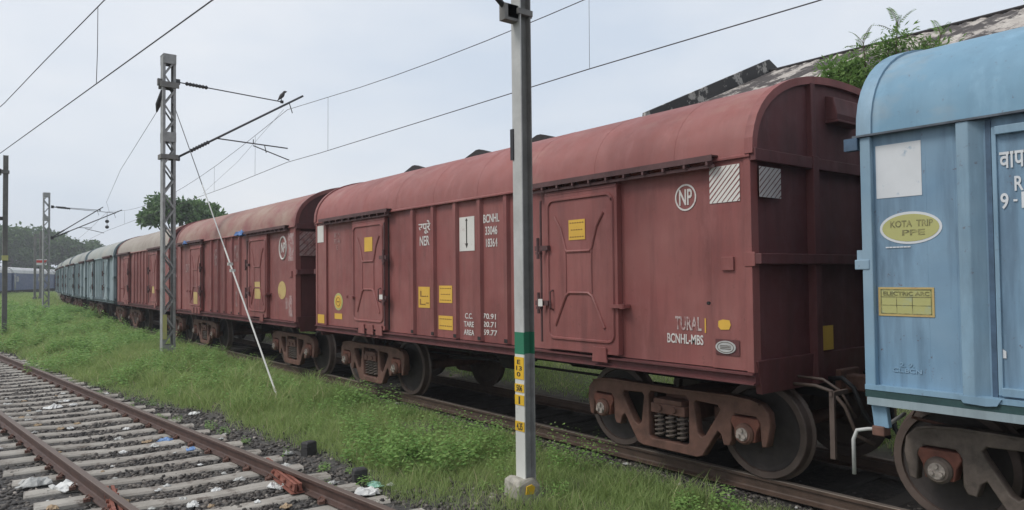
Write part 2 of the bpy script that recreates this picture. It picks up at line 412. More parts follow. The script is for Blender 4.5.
def grass_cover(x, y):
    """0..1 how grassy a spot is"""
    tx = TC + np.maximum(0, y-17)**2/1424
    dl = x - left_x(y); dt = tx - x
    nz = vnoise(x, y, 2.3, 3)*.22 + vnoise(x, y, 6.1, 1)*.1
    mid = sstep(1.25, 1.75, dl + nz - .42*sstep(6.2, 8.5, y)*sstep(17, 13, y)) * sstep(.95, 1.2, dt + nz*.5)
    nearcut = 1 - .85*sstep(7.4, 6.2, y)*sstep(5.3, 4.5, x + .5*vnoise(x, y, 2.9, 8))
    mid = mid*nearcut
    right = sstep(1.5, 2.2, -dt + nz)
    left = sstep(2.3, 3.0, -dl + nz)*(.25 + .75*sstep(14, 24, y))
    foot = sstep(.20, .34, np.hypot(x-4.85, y-5.99))
    bare = 1 - .8*sstep(.42, .62, vnoise(x, y, 1.35, 12))*sstep(22, 12, y)
    return np.where(dt < 0, right, np.where(dl > 0, mid*foot*bare, left))
tx_ = TC + np.maximum(0, vv[:, 1]-17)**2/1424
balm = 1 - sstep(1.7, 2.3, np.abs(vv[:, 0]-left_x(vv[:, 1])))
oilm = 1 - sstep(.9, 1.5, np.abs(vv[:, 0]-tx_))
grm = grass_cover(vv[:, 0], vv[:, 1])*(.55+.45*sstep(15, 60, vv[:, 1]))
g = bignp('ground', vv, ff, ground_mat(), smooth=True)
ca = g.data.color_attributes.new('cover', 'FLOAT_COLOR', 'POINT')
ca.data.foreach_set('color', np.stack([balm, grm, oilm, np.ones_like(balm)], -1).astype(np.float32).ravel())
struct(g)

# ------------------------------------------------------------------ railway tracks
RAIL = [(-.07,-.158),(.07,-.158),(.07,-.147),(.018,-.132),(.009,-.12),(.009,-.045),(.035,-.034),(.035,-.004),(.031,0),(-.031,0),(-.035,-.004),(-.035,-.034),(-.009,-.045),(-.009,-.12),(-.018,-.132),(-.07,-.147)]
def rail(fx, fd, y0, y1, off, mat, parent, step=2.0):
    rings = []; y = y0
    while y <= y1+1e-6:
        d = fd(y); cx = fx(y) + off*math.cos(d); cy = y - off*math.sin(d)
        rings.append([(cx + px*math.cos(d), cy - px*math.sin(d), pz) for px, pz in RAIL]); y += step
    return MB().loft(rings).build('rail', mat, parent)
def sleeper_mesh():
    m = MB(); rings = []
    for x, w_, h in ((-1.37,.11,.0),(-1.36,.125,-.004),(-.95,.125,.0),(-.55,.12,-.004),(-.25,.11,-.014),(0,.11,-.018),(.25,.11,-.014),(.55,.12,-.004),(.95,.125,.0),(1.36,.125,-.004),(1.37,.11,.0)):
        z = -.160 + h
        rings.append([(x, -w_-.02, -.36), (x, -w_, z-.02), (x, -w_+.025, z), (x, w_-.025, z), (x, w_, z-.02), (x, w_+.02, -.36)])
    m.loft(rings); return m
lt = thing('railway_track', 'empty rusty railway track with concrete sleepers beside the grass', 'railway track')
LD = lambda y: math.atan(-.0908)
GA = .838
for off in (-GA, GA): rail(left_x, LD, -6, 70, off, M['rail_old'], lt, 4)
sm = sleeper_mesh().build('sleeper', M['sleeper'], lt, bevel=0)
first = True
k = 0
for i in range(92):
    y = .4 + i*.6
    o = sm if i == 0 else sm.copy()
    if i: COL.objects.link(o)
    o.location = (left_x(y)+random.uniform(-.03, .03), y, random.uniform(-.008, .01)); o.rotation_euler = (random.uniform(-.012, .012), random.uniform(-.004, .004), -LD(y)*-1 + random.uniform(-.025, .025))
clip = MB()
clip.box(-.14, -.075, -.03, .03, -.162, -.13); clip.tube([(-.12,-.05,-.13),(-.09,-.05,-.105),(-.06,0,-.135),(-.09,.05,-.105),(-.12,.05,-.13)], .009, 5)
clip.box(.075, .14, -.03, .03, -.162, -.13); clip.tube([(.12,-.05,-.13),(.09,-.05,-.105),(.06,0,-.135),(.09,.05,-.105),(.12,.05,-.13)], .009, 5)
clipo = None
for i in range(2, 40):
    y = .4 + i*.6
    for off in (-GA, GA):
        if clipo is None: clipo = clip.build('rail_clip', M['iron'], lt); o = clipo
        else: o = clipo.copy(); COL.objects.link(o)
        o.location = (left_x(y)+off, y - off*-.0908, 0); o.rotation_euler = (0, 0, -LD(y)*-1)
def fishplate(off, y, length=1.15):
    m = MB()
    for s in (-1, 1):
        m.prism([(s*.012,-.125),(s*.05,-.118),(s*.04,-.09),(s*.036,-.06),(s*.042,-.046),(s*.012,-.044)], 'y', -length/2, length/2)
        for k in range(6):
            yy = -length/2 + .1 + k*(length-.2)/5
            m.lathe([(.0,0),(.02,0),(.02,.022*1),(.0,.022)] if s > 0 else [(.0,0),(.02,0),(.02,-.022),(.0,-.022)], 'x', (s*.044, yy, -.082), 8)
    m.box(-.075, .075, -length/2, length/2, -.1465, -.140)
    o = m.build('fishplate', M['fishplate'], lt); o.location = (left_x(y)+off, y, 0); o.rotation_euler = (0, 0, -LD(y)*-1)
fishplate(GA, 8.2, 1.35); fishplate(-GA, 8.2)

tt = thing('railway_track', 'running track under the goods train with dark oily ballast', 'railway track')
for off in (-GA, GA): rail(train_x, train_dir, -12, 118, off, M['rail_used'], tt, 2)
s2 = None
for i in range(78):
    y = -3 + i*.65
    o = sm.copy(); COL.objects.link(o); o.parent = tt
    o.material_slots[0].material = M['oily']
    o.location = (train_x(y), y, -.03); o.rotation_euler = (0, 0, -train_dir(y)+random.uniform(-.01, .01))

# ------------------------------------------------------------------ ballast stones
def stones(name, px, py, pz, size, mat):
    ico = []; ph = (1+5**.5)/2
    for a, b in ((0,1),(0,2),(1,2)): pass
    v0 = np.array([(-1,ph,0),(1,ph,0),(-1,-ph,0),(1,-ph,0),(0,-1,ph),(0,1,ph),(0,-1,-ph),(0,1,-ph),(ph,0,-1),(ph,0,1),(-ph,0,-1),(-ph,0,1)])/1.9
    f0 = np.array([(0,11,5),(0,5,1),(0,1,7),(0,7,10),(0,10,11),(1,5,9),(5,11,4),(11,10,2),(10,7,6),(7,1,8),(3,9,4),(3,4,2),(3,2,6),(3,6,8),(3,8,9),(4,9,5),(2,4,11),(6,2,10),(8,6,7),(9,8,1)])
    n = len(px)
    v = v0[None]*(1+RNG.uniform(-.3, .3, (n, 12, 1)))*RNG.uniform(.6, 1.25, (n, 1, 3))*size[:, None, None]
    a = RNG.uniform(0, 6.28, n); ca, sa = np.cos(a)[:, None], np.sin(a)[:, None]
    x = v[:, :, 0]*ca - v[:, :, 1]*sa; y = v[:, :, 0]*sa + v[:, :, 1]*ca
    P = np.stack([x+px[:, None], y+py[:, None], v[:, :, 2]*.75+pz[:, None]], -1).reshape(-1, 3)
    F = (f0[None] + (np.arange(n)*12)[:, None, None]).reshape(-1, 3)
    r = np.repeat(RNG.uniform(0, 1, n)**1.6, 20)
    return bignp(name, P, F, mat, r, 3)
def scatter(n, x0, x1, y0, y1): return RNG.uniform(x0, x1, n), RNG.uniform(y0, y1, n)
n = 46000
yy = 3.2 + 27*RNG.uniform(0, 1, n)**1.7; dx = RNG.normal(0, 1.15, n); xx = left_x(yy) + np.clip(dx, -2.6, 2.2)
gap = np.abs((np.clip(((yy - dx*.0908 - .4)/.6), 0, 1e9) + .5) % 1 - .5)*.6      # distance to nearest sleeper centre
inside = np.abs(dx) < 1.38
keep = (~inside) | (gap > .125) | (RNG.uniform(0, 1, n) < .13)
keep &= (np.abs(np.abs(dx)-GA) > .06)
xx, yy, gap, inside = xx[keep], yy[keep], gap[keep], inside[keep]
zz = np.where(inside, -.198, ground_z(xx, yy)+.0) + RNG.uniform(-.012, .012, len(xx))
o = stones('ballast', xx, yy, zz, RNG.uniform(.018, .036, len(xx))*(1+.3*sstep(8, 25, yy)), M['stone']); struct(o, 'stuff')
n = 15000
yy = 1.5 + 24*RNG.uniform(0, 1, n)**1.5; xx = TC - .75 - np.abs(RNG.normal(0, .4, n)) + .9*RNG.uniform(0, 1, n)*(RNG.uniform(0, 1, n) < .3)
zz = ground_z(xx, yy)+RNG.uniform(-.01, .008, n)
o = stones('trackside_gravel', xx, yy, zz, RNG.uniform(.012, .028, n), M['stone']); struct(o, 'stuff')

# ------------------------------------------------------------------ goods wagons
HL, HW, ZE, ZR, ZS = 5.017, 1.654, 3.2455, 4.150, 1.077
BO = 1.428
def arch(n=26, inset=0, e=2.3):
    pts = []
    for i in range(n+1):
        t = PI - PI*i/n
        c, s_ = math.cos(t), math.sin(t)
        pts.append(((HW-inset)*math.copysign(abs(c)**(2/e), c), ZE + (ZR-ZE-inset)*abs(s_)**(2/e)))
    return pts
def sd(s_): return -HL + s_        # distance from the near end -> local y
def wheel_part(parent, yc, side):
    x = side*.838
    s = -side
    # profile along x: outer face towards 'side'
    prof = [(0, .10), (.085, .10), (.095, .07), (.17, .045), (.36, .02), (.425, .030), (.432, .062), (.492, .064), (.5, .055), (.505, -.03), (.513, -.04), (.535, -.052), (.535, -.064), (.52, -.072), (.43, -.072), (.40, -.03), (.17, -.02), (.11, -.08), (0, -.08)]
    m = MB().lathe([(r, a*side) for r, a in prof], 'x', (x, yc, .5), 40)
    o = m.build('wheel', M['wheel'], parent, auto=.5)
    m = MB().lathe([(0, .106*side), (.09, .106*side), (.10, .08*side), (.175, .052*side), (.36, .027*side), (.424, .040*side), (.424, .03*side), (0, .03*side)], 'x', (x, yc, .5), 36)
    m.build('wheel_web', M['wheel_web'], parent, auto=.5)
    return o
def arcs(cx, cz, r, a0, a1, n):
    return [(cx+r*math.cos(math.radians(a0+(a1-a0)*i/n)), cz+r*math.sin(math.radians(a0+(a1-a0)*i/n))) for i in range(n+1)]
def make_bogie(parent, yc, frame_mat, cap_mat):
    b = bpy.data.objects.new('bogie', None); COL.objects.link(b); b.parent = parent; b.location = (0, yc, 0)
    outl = [(-1.24,.40),(-1.28,.60),(-1.265,.73),(-1.19,.81),(-1.06,.85),(-.85,.865),(-.60,.865),(-.36,.855),(.36,.855),(.60,.865),(.85,.865),(1.06,.85),(1.19,.81),(1.265,.73),(1.28,.60),(1.24,.40),(1.18,.385),
            (1.17,.50),(1.165,.62),(1.12,.68),(.88,.68),(.835,.62),(.83,.40),(.80,.34),(.73,.335),(.70,.44),(.66,.47),(.46,.17),(.38,.145),
            (-.38,.145),(-.46,.17),(-.66,.47),(-.70,.44),(-.73,.335),(-.80,.34),(-.83,.40),(-.835,.62),(-.88,.68),(-1.12,.68),(-1.165,.62),(-1.17,.50),(-1.18,.385)]
    tri = [(.355,.72),(.385,.75),(.66,.74),(.69,.70),(.665,.65),(.50,.40),(.45,.37),(.40,.41)]
    win = [(-.285,.74),(-.25,.78),(.25,.78),(.285,.74),(.285,.28),(.25,.25),(-.25,.25),(-.285,.28)]
    for side in (-1, 1):
        curve_plate('side_frame', [outl, tri, [(-a, c) for a, c in tri][::-1], win], side*1.13, .11, frame_mat, b, .012)
        # ribs on the frame edge
        fr = MB()                                  # cast edge flange along the top and the raking struts
        xo = side*1.13; x0_, x1_ = sorted((xo, xo+side*.078))
        fr.loft([[(x0_, y_, z_-.012), (x1_, y_, z_-.012), (x1_, y_, z_+.010), (x0_, y_, z_+.010)] for y_, z_ in ((-1.17,.815),(-1.06,.842),(-.85,.857),(-.36,.85),(.36,.85),(.85,.857),(1.06,.842),(1.17,.815))])
        fr.build('frame_flange', frame_mat, b, bevel=.004)
        sp = MB()
        for k in (-1, 0, 1):
            pts = []
            for i in range(40):
                t = i/39; a = t*2*PI*5
                pts.append((side*1.13+.055*math.cos(a), k*.16+.055*math.sin(a), .285+t*.25))
            sp.tube(pts, .014, 5)
            sp.lathe([(0,0),(.03,0),(.03,.25),(0,.25)], 'z', (side*1.13, k*.16, .285), 8)
        sp.build('spring', M['iron_grey'], b, smooth=True)
        bl = MB(); x0, x1 = sorted((side*.95, side*1.20))
        bl.box(x0, x1, -.24, .24, .55, .66); bl.box(x0, x1+.0, -.20, .20, .66, .715)
        for k in (-1, 1): bl.lathe([(0,0),(.035,0),(.035,.03*side),(0,.03*side)], 'x', (side*1.195, k*.10, .61), 10)
        bl.build('bolster_end', M['iron'], b, bevel=.01)
        for e in (-1, 1):
            y0 = e*1.0
            c = MB()
            c.prism([(y0-.15,.66),(y0+.15,.66),(y0+.17,.60),(y0+.13,.53),(y0+.11,.42),(y0-.11,.42),(y0-.13,.53),(y0-.17,.60)], 'x', side*1.06, side*1.20)
            c.build('axle_adapter', cap_mat, b, bevel=.012)
            c = MB().lathe([(0,0),(.105,0),(.11,side*.01),(.108,side*.05),(.088,side*.075),(.05,side*.08),(0,side*.08)], 'x', (side*1.17, y0, .5), 20)
            c.build('axle_cap', frame_mat, b, auto=.6)
            c = MB().lathe([(0,0),(.066,0),(.066,side*.008),(0,side*.008)], 'x', (side*1.248, y0, .5), 16)
            for k in range(3):
                a = 2*PI*k/3+PI/2
                c.lathe([(0,0),(.021,0),(.021,side*.022),(0,side*.022)], 'x', (side*1.254, y0+.040*math.cos(a), .5+.040*math.sin(a)), 6)
            c.build('cap_bolts', M['cap_steel'], b, auto=.6)
            wheel_part(b, y0, side)
    for e in (-1, 1): MB().tube([(-1.2, e, .5), (1.2, e, .5)], .075, 14).build('axle', M['iron'], b, smooth=True)
    MB().box(-1.0, 1.0, -.19, .19, .48, .80).build('bolster', M['iron'], b, bevel=.02)
    for e in (-1, 1):
        bb = MB()
        bb.bar((-.95, e*.42, .42), (.95, e*.42, .42), .09, .07)
        for s in (-1, 1): bb.prism([(e*.40,.32),(e*.475,.31),(e*.49,.5),(e*.475,.66),(e*.40,.66)], 'x', s*.80, s*.88)
        bb.build('brake_beam', M['iron'], b)
    return b

def make_wagon(mats):
    """covered bogie wagon; visible side is -X; s runs from the near end (-Y)"""
    W = bpy.data.objects.new('covered_wagon', None); COL.objects.link(W)
    mb, me_, mr, mtrim = mats['body'], mats['end'], mats['roof'], mats['trim']
    xw = HW-.055
    # body shell, floor to eave, sheet walls set back from posts and ribs
    MB().box(-xw, xw, -HL+.05, HL-.05, 1.20, ZE+.02).build('body', mb, W)
    # roof shell
    a = arch(); m = MB()
    m.loft([[(x, -HL+.03, z) for x, z in a] , [(x, HL-.03, z) for x, z in a]])
    for e in (-1, 1):
        ag = arch(inset=.02); MB().loft([[(x, e*(HL-.035), z) for x, z in ag], [(x, e*(HL-.005), z) for x, z in ag]]).build('end_gable', me_, W)
    for s_ in np.arange(.9, 9.3, 1.17):           # lapped sheet seams
        a1 = arch(inset=-.002); m.loft([[(x, sd(s_), z) for x, z in a1], [(x, sd(s_)+.05, z) for x, z in a1]])
    m.build('roof', mr, W, auto=.6)
    for e in (-1, 1):                              # end hoops of the roof
        m = MB(); o1 = arch(inset=-.022); o2 = arch(inset=.055)
        ring = o1 + o2[::-1]
        y0, y1 = sorted((e*(HL-.05), e*(HL+.04)))
        n_ = len(o1); r0 = [(x, y0, z) for x, z in ring]; r1 = [(x, y1, z) for x, z in ring]
        vs = r0+r1; N2 = len(ring); fs = [(i, (i+1) % N2, N2+(i+1) % N2, N2+i) for i in range(N2)]
        for base in (0, N2):
            for i in range(n_-1): fs.append((base+i, base+i+1, base+N2-2-i, base+N2-1-i))
        m.add(vs, fs); m.build('roof_hoop', me_ if 'hoop' not in mats else mats['hoop'], W)
        # end wall: lower slanting panel, posts, beams, louvre
        m = MB(); ye = e*(HL-.02)
        m.box(-HW+.03, HW-.03, *sorted((ye, ye-e*.04)), 1.22, ZE)
        m.loft([[(-HW+.12, ye+e*.02, .98), (HW-.12, ye+e*.02, .98), (HW-.12, ye-e*.04, .98), (-HW+.12, ye-e*.04, .98)],
                [(-HW+.03, ye+e*.045, 1.30), (HW-.03, ye+e*.045, 1.30), (HW-.03, ye-e*.04, 1.30), (-HW+.03, ye-e*.04, 1.30)]])
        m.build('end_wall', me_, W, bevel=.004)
        m = MB()
        for x in (-.60, .60):
            m.box(x-.055, x+.055, *sorted((e*(HL-.02), e*(HL+.07))), 1.0, ZE+.06)
            zt = ZE + (ZR-ZE)*(1-(.6/HW)**2.3)**(1/2.3) - .05
            m.box(x-.04, x+.04, *sorted((e*(HL-.01), e*(HL+.05))), ZE+.05, zt)
        m.build('end_post', me_, W, bevel=.006)
        m = MB()
        for z0, z1, d in ((2.205, 2.305, .10), (ZE-.07, ZE+.045, .06)):
            m.box(-HW-.001, HW+.001, *sorted((e*(HL-.015), e*(HL+d))), z0, z1)
        m.build('end_beam', me_, W, bevel=.006)
        m = MB(); y0 = e*(HL-.0)
        m.prism([(y0-e*.01, 3.72), (y0+e*.11, 3.72), (y0+e*.12, 3.78), (y0+e*.085, 3.96), (y0-e*.01, 3.99)], 'x', -.26, .26)
        for k in range(3): m.box(-.28, .28, *sorted((y0-e*.01, y0+e*(.14))), 3.69, 3.717) if k == 0 else None
        m.build('vent', me_, W, bevel=.008)
    for side in (-1, 1):
        def B(mm, name, mat, **kw):
            if side > 0: mm.mirror_x()
            return mm.build(name, mat, W, **kw)
        # corner posts and end panels
        for e in (-1, 1):
            m = MB(); y0, y1 = sorted((e*HL, e*(HL-.075)))
            m.box(-HW, -HW+.12, y0, y1, 1.19, ZE); B(m, 'corner_post', mtrim, bevel=.006)
            m = MB(); y0, y1 = sorted((e*(HL-.075), e*(HL-.47)))
            m.box(-HW+.014, -HW+.10, y0, y1, 1.20, ZE-.03); B(m, 'end_panel', mb, bevel=.003)
        # ribs
        for k in range(-2, 3):
            yc = .05*0 + k*.615
            m = MB(); z0, z1 = 1.215, ZE-.03
            m.prism([(-xw+.005, yc-.062), (-HW+.004, yc-.036), (-HW+.004, yc+.036), (-xw+.005, yc+.062)], 'z', z0, z1)
            B(m, 'rib', mb)
            m = MB().box(-HW-.002, -xw-.004, yc-.034, yc+.034, 1.225, 1.275); B(m, 'drain_hole', M['shade'])  # dark box painted for the shade inside the hole
        # doors: pressed leaves with swaged panels
        for e in (-1, 1):
            yi, yo = e*(HL-2.93), e*(HL-1.70)       # inner (locking) edge, outer edge
            lo, hi = sorted((yi, yo)); m = MB()
            xd = -HW-.022
            m.box(xd, -xw-.004, lo, hi, 1.225, 3.145)
            for za in (1.235, 3.12): m.box(xd-.006, xd+.002, lo+.01, hi-.01, za-.012, za+.012)
            def P(u, v): return (xd-.004, yo + (yi-yo)*(1-u), 1.225 + 1.92*v)
            if e > 0:
                def P(u, v): return (xd-.004, yo + (yi-yo)*(1-u), 1.225 + 1.92*v)
            # u: 0 = inner edge, 1 = outer edge
            def P(u, v): return (xd-.003, yi + (yo-yi)*u, 1.225 + 1.92*v)
            rr = []
            for cx, cy, a0 in ((.87, .90, 0), (.13, .90, 90), (.13, .115, 180), (.87, .115, 270)):
                for q in range(5):
                    t = math.radians(a0+q*22.5); rr.append(P(cx+.07*math.cos(t)*1.1, cy+.045*math.sin(t)))
            m.tube(rr+[rr[0], rr[1]], .019, 6)
            m.tube([P(.15,.84), P(.24,.76), P(.29,.67), P(.31,.63)], .017, 6); m.tube([P(.83,.84), P(.74,.76), P(.69,.67), P(.67,.63)], .017, 6)
            m.tube([P(.31,.63), P(.33,.615), P(.65,.615), P(.67,.63)], .017, 6)
            m.tube([P(.31,.63), P(.315,.50), P(.31,.36)], .009, 5); m.tube([P(.67,.63), P(.665,.50), P(.67,.36)], .012, 5)
            m.tube([P(.15,.15), P(.24,.26), P(.31,.34), P(.36,.358), P(.62,.358), P(.67,.34), P(.74,.26), P(.83,.15)], .018, 6)
            d = m
            if side > 0: d.mirror_x()
            door = d.build('door', mb, W, auto=.7)
            dm = MB()                                  # locking bar and brackets
            yb = yi - e*.0
            dm.tube([(xd-.03, yi-(-e)*(-.045), 1.30), (xd-.03, yi-(-e)*(-.045), 3.05)], .014, 6)
            for zc in (1.78, 2.46):
                ya, yc2 = sorted((yi+e*.10, yi-e*.14)); dm.box(xd-.055, xd-.005+.0, ya, yc2, zc-.03, zc+.03)
                dm.tube([(xd-.06, yi-e*.07, zc-.13), (xd-.06, yi-e*.07, zc+.13)], .02, 6)
                dm.box(xd-.07, xd-.02, *sorted((yi-e*.03, yi-e*.11)), zc-.075, zc-.045)
            if side > 0: dm.mirror_x()
            dm.build('lock_bar', M['rail_track'], door)
            dm = MB(); y0 = yi+e*.14
            dm.tube([(xd, y0, 1.70), (xd-.05, y0, 1.72), (xd-.05, y0, 1.92), (xd, y0, 1.94)], .011, 6)
            if side > 0: dm.mirror_x()
            dm.build('door_handle', M['rail_track'], door)
            dm = MB(); dm.box(xd-.05, -xw-.01, *sorted((yo-e*.10, yo+e*.12)), 1.75, 1.79); dm.lathe([(0,0),(.03,0),(.03,.05),(0,.05)], 'z', (xd-.05, yo+e*.11, 1.745), 8)
            if side > 0: dm.mirror_x()
            dm.build('door_stop', mb, door)
            # dark strip painted for the shade in the slot between leaf and jamb
            m = MB().box(-xw-.012, -xw-.002, *sorted((yi-e*.003, yi-e*.035)), 1.23, 3.14); B(m, 'slot_shade', M['shade'])
            m = MB()
            ks = (0,) if e < 0 else (0, 1, 2)
            for q in ks:
                yk = (yo - e*.28 if e < 0 else yi + e*(.18+q*.33))
                m.prism([(yk-.10,1.30),(yk+.10,1.30),(yk+.12,1.13),(yk-.12,1.13)], 'x', -HW-.05, -HW-.03)
            B(m, 'door_skirt', mb, bevel=.004)
            # door track under the eave
            t0, t1 = sorted((e*(HL-.36), e*(HL-3.14))); m = MB()
            m.box(-HW-.10, -HW+.02, t0, t1, 3.262, 3.274)
            m.box(-HW-.10, -HW-.088, t0, t1, 3.215, 3.262)
            m.box(-HW-.06, -HW-.045, t0, t1, 3.155, 3.185)
            y_ = t0+.05
            while y_ < t1: m.box(-HW-.098, -HW+.01, y_, y_+.025, 3.175, 3.26); y_ += .275
            B(m, 'door_track', M['rail_track'])
        # eave strip
        m = MB().prism([(-HW+.02,ZE-.035),(-HW-.018,ZE-.03),(-HW-.018,ZE-.012),(-HW+.01,ZE+.012)], 'y', -HL, HL); B(m, 'eave_strip', mtrim)
        # solebar
        m = MB().prism([(-HW+.03,1.19),(-HW-.028,1.185),(-HW-.028,1.168),(-HW+.022,1.155),(-HW+.022,1.10),(-HW-.012,1.092),(-HW-.012,ZS),(-HW+.1,ZS),(-HW+.1,1.19)], 'y', -HL+.0, HL-.0)
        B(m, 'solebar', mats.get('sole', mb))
        # small plates
        m = MB().box(-HW-.012, -HW+.02, -HL+.20, -HL+.335, 2.15, 2.28); B(m, 'mounting_plate', mb, bevel=.004)
        m = MB().box(-HW-.008, -HW+.02, -HL-.035, -HL+.08, 2.185, 2.32); B(m, 'corner_bracket', mb, bevel=.004)
    # underframe
    m = MB(); m.box(-.22, .22, -HL-.0, HL, .80, 1.19); m.box(-1.55, 1.55, -HL+.05, HL-.05, 1.10, 1.199)
    for y_ in (-3.2, -2.0, -.7, .7, 2.0, 3.2): m.prism([(-1.45,1.12),(1.45,1.12),(.3,.86),(-.3,.86)], 'y', y_-.05, y_+.05)
    m.lathe([(0,0),(.16,0),(.17,.03),(.17,.42),(.12,.47),(0,.47)], 'y', (-.62, -.35, .85), 16)
    m.lathe([(0,0),(.17,.0),(.2,.06),(.2,.75),(.17,.8),(0,.8)], 'y', (.72, -.8, .80), 16)
    m.tube([(-.35, -3.0, .72), (-.35, 3.0, .72)], .02, 6); m.tube([(-1.1, -1.2, .95), (-1.1, 1.6, .95)], .02, 6)
    m.tube([(-.9, .1, .93), (-.3, .7, .72), (-.3, 2.2, .66)], .022, 6)
    m.build('underframe', M['shade'], W)
    for e in (-1, 1): make_bogie(W, e*(HL-BO), mats['bogie'], mats['cap'])
    # couplers, hoses, handle
    for e in (-1, 1):
        c = MB(); y0 = e*HL
        c.box(-.20, .20, *sorted((y0-e*.1, y0+e*.06)), .84, 1.10)
        c.box(-.09, .09, *sorted((y0, y0+e*.36)), .88, 1.04)
        c.prism([(-.17, y0+e*.30), (.13, y0+e*.30), (.17, y0+e*.42), (.16, y0+e*.54), (.06, y0+e*.50), (.05, y0+e*.40), (-.06, y0+e*.42), (-.20, y0+e*.52)], 'z', .80, 1.10)
        c.build('coupler', M['iron'], W, bevel=.012)
        h = MB()
        for hx, r in ((-.38, .025), (.36, .025)):
            h.tube([(hx*e, y0+e*.02, 1.02), (hx*e, y0+e*.16, 1.04), (hx*e*.95, y0+e*.27, .95), (hx*e*.8, y0+e*.33, .72), (hx*e*.5, y0+e*.42, .50), (hx*e*.25, y0+e*.50, .46)], r, 8)
        h.build('brake_hose', M['black'], W, smooth=True)
        if e < 0: continue
        h = MB(); h.tube([(-1.40, y0+e*.05, 1.03), (-1.45, y0+e*.07, .93), (-1.2, y0+e*.09, .92), (-.2, y0+e*.2, .98)], .014, 6)
        h.tube([(-1.45, y0+e*.07, .93), (-1.50, y0+e*.10, .86), (-1.50, y0+e*.10, .50)], .016, 6)
        if e > 0: h.mirror_x()
        h.build('uncoupling_lever', M['galv_light'], W, smooth=True)
    return W
maroon_set = dict(body=M['maroon'], end=M['maroon_end'], roof=M['maroon_roof'], trim=M['maroon'], bogie=M['iron'], cap=M['iron_red'], hoop=M['maroon'], sole=M['maroon_end'])  # solebar gets the darkened maroon too, as painted underside shade
W1 = make_wagon(maroon_set)
tag(W1, 'maroon covered goods wagon nearest the camera, lettered NP, with white hatched corner panel', 'goods wagon', 'covered wagons of the goods train')
PITCHW = 2*HL + 1.038
def place(W, k):
    yc = 3.992 + HL + k*PITCHW
    a = train_dir(yc)
    # chord centre
    W.location = (train_x(yc) - (HL*.7)**2/1424*(-1 if yc > 17 else 0), yc, 0); W.rotation_euler = (0, 0, -a)
place(W1, 0)
specs = [
 (1, 'maroon covered wagon with blue rags at its eave, crossed by the white guy wire', 'maroon', 'dusty_roof'),
 (2, 'maroon covered wagon with tan roof behind the near lattice mast, last maroon one in line', 'maroon', 'tan_roof'),
 (3, 'grey green covered wagon coupled directly behind the last maroon wagon', 'teal', 'grey_roof'),
 (4, 'second grey green covered wagon counted from the maroon wagons', 'teal', 'grey_roof'),
 (5, 'third grey green covered wagon counted from the maroon wagons', 'teal', 'grey_roof'),
 (6, 'fourth grey green covered wagon counted from the maroon wagons', 'teal', 'grey_roof'),
 (7, 'farthest grey green covered wagon, just beside the distant lattice mast', 'teal', 'grey_roof')]
def recolor(o, mp_):
    for c in o.children_recursive:
        for s in c.material_slots:
            if s.material and s.material.name in mp_: s.material = mp_[s.material.name]
far_wagons = []
for k, lab, kind, roof in specs:
    c = copy_tree(W1); place(c, k); tag(c, lab, 'goods wagon', 'covered wagons of the goods train')
    mpd = {'maroon_roof_paint': M[roof]}
    if kind == 'teal': mpd.update({'maroon_paint': M['teal'], 'maroon_end_paint': M['teal_shaded']})
    recolor(c, mpd); far_wagons.append(c)

# --- lettering and painted marks of the nearest wagon (local coordinates; y = Y - centre)
def yl(Yw): return Yw - (3.992+HL)
xs_ = -HW+.055           # sheet wall plane
xt = -HW+.055-.004
xe = -HW+.014-.004       # end panel plane
xdr = -HW-.022-.004      # door plane
def panel(name, y0, y1, z0, z1, x, mat, parent):
    lo, hi = sorted((y0, y1)); return MB().box(x-.002, x, lo, hi, z0, z1).build(name, mat, parent)
def hatch(parent, y_l, y_r, z0, z1, x, face='side', end_y=None, bars=6, bg='white_plate', bar='maroon'):
    """white panel with diagonal bars; drawn with u to the right, v up"""
    def T(u, v, d):
        if face == 'side': return (x-d, y_l+(y_r-y_l)*u, z0+(z1-z0)*v)
        return (y_l+(y_r-y_l)*u, end_y-d, z0+(z1-z0)*v)
    m = MB(); m.loft([[T(0,0,0),T(1,0,0),T(1,1,0),T(0,1,0)], [T(0,0,.003),T(1,0,.003),T(1,1,.003),T(0,1,.003)]])
    p = m.build('hatched_panel', M[bg], parent)
    m = MB(); asp = abs((z1-z0)/(y_r-y_l)); h = .022
    for k in range(bars*2):
        c = -1 + (k+.5)/bars                       # v = u*s + c
        pts = [(u, u*1.0+c) for u in (0., 1.)]
        (u0, v0), (u1, v1) = pts
        if v1 > 1: u1, v1 = 1-c, 1
        if v0 < 0: u0, v0 = -c, 0
        if u1-u0 < .05: continue
        a, b_, c_, d_ = (u0, v0+h), (u0+.0, v0-h), (u1, v1-h), (u1, v1+h)
        q = [tuple(min(1, max(0, w_)) for w_ in pt) for pt in (a, b_, c_, d_)]
        m.loft([[T(*pt, .0035) for pt in q], [T(*pt, .006) for pt in q]])
    m.build('hatching', M[bar], p)
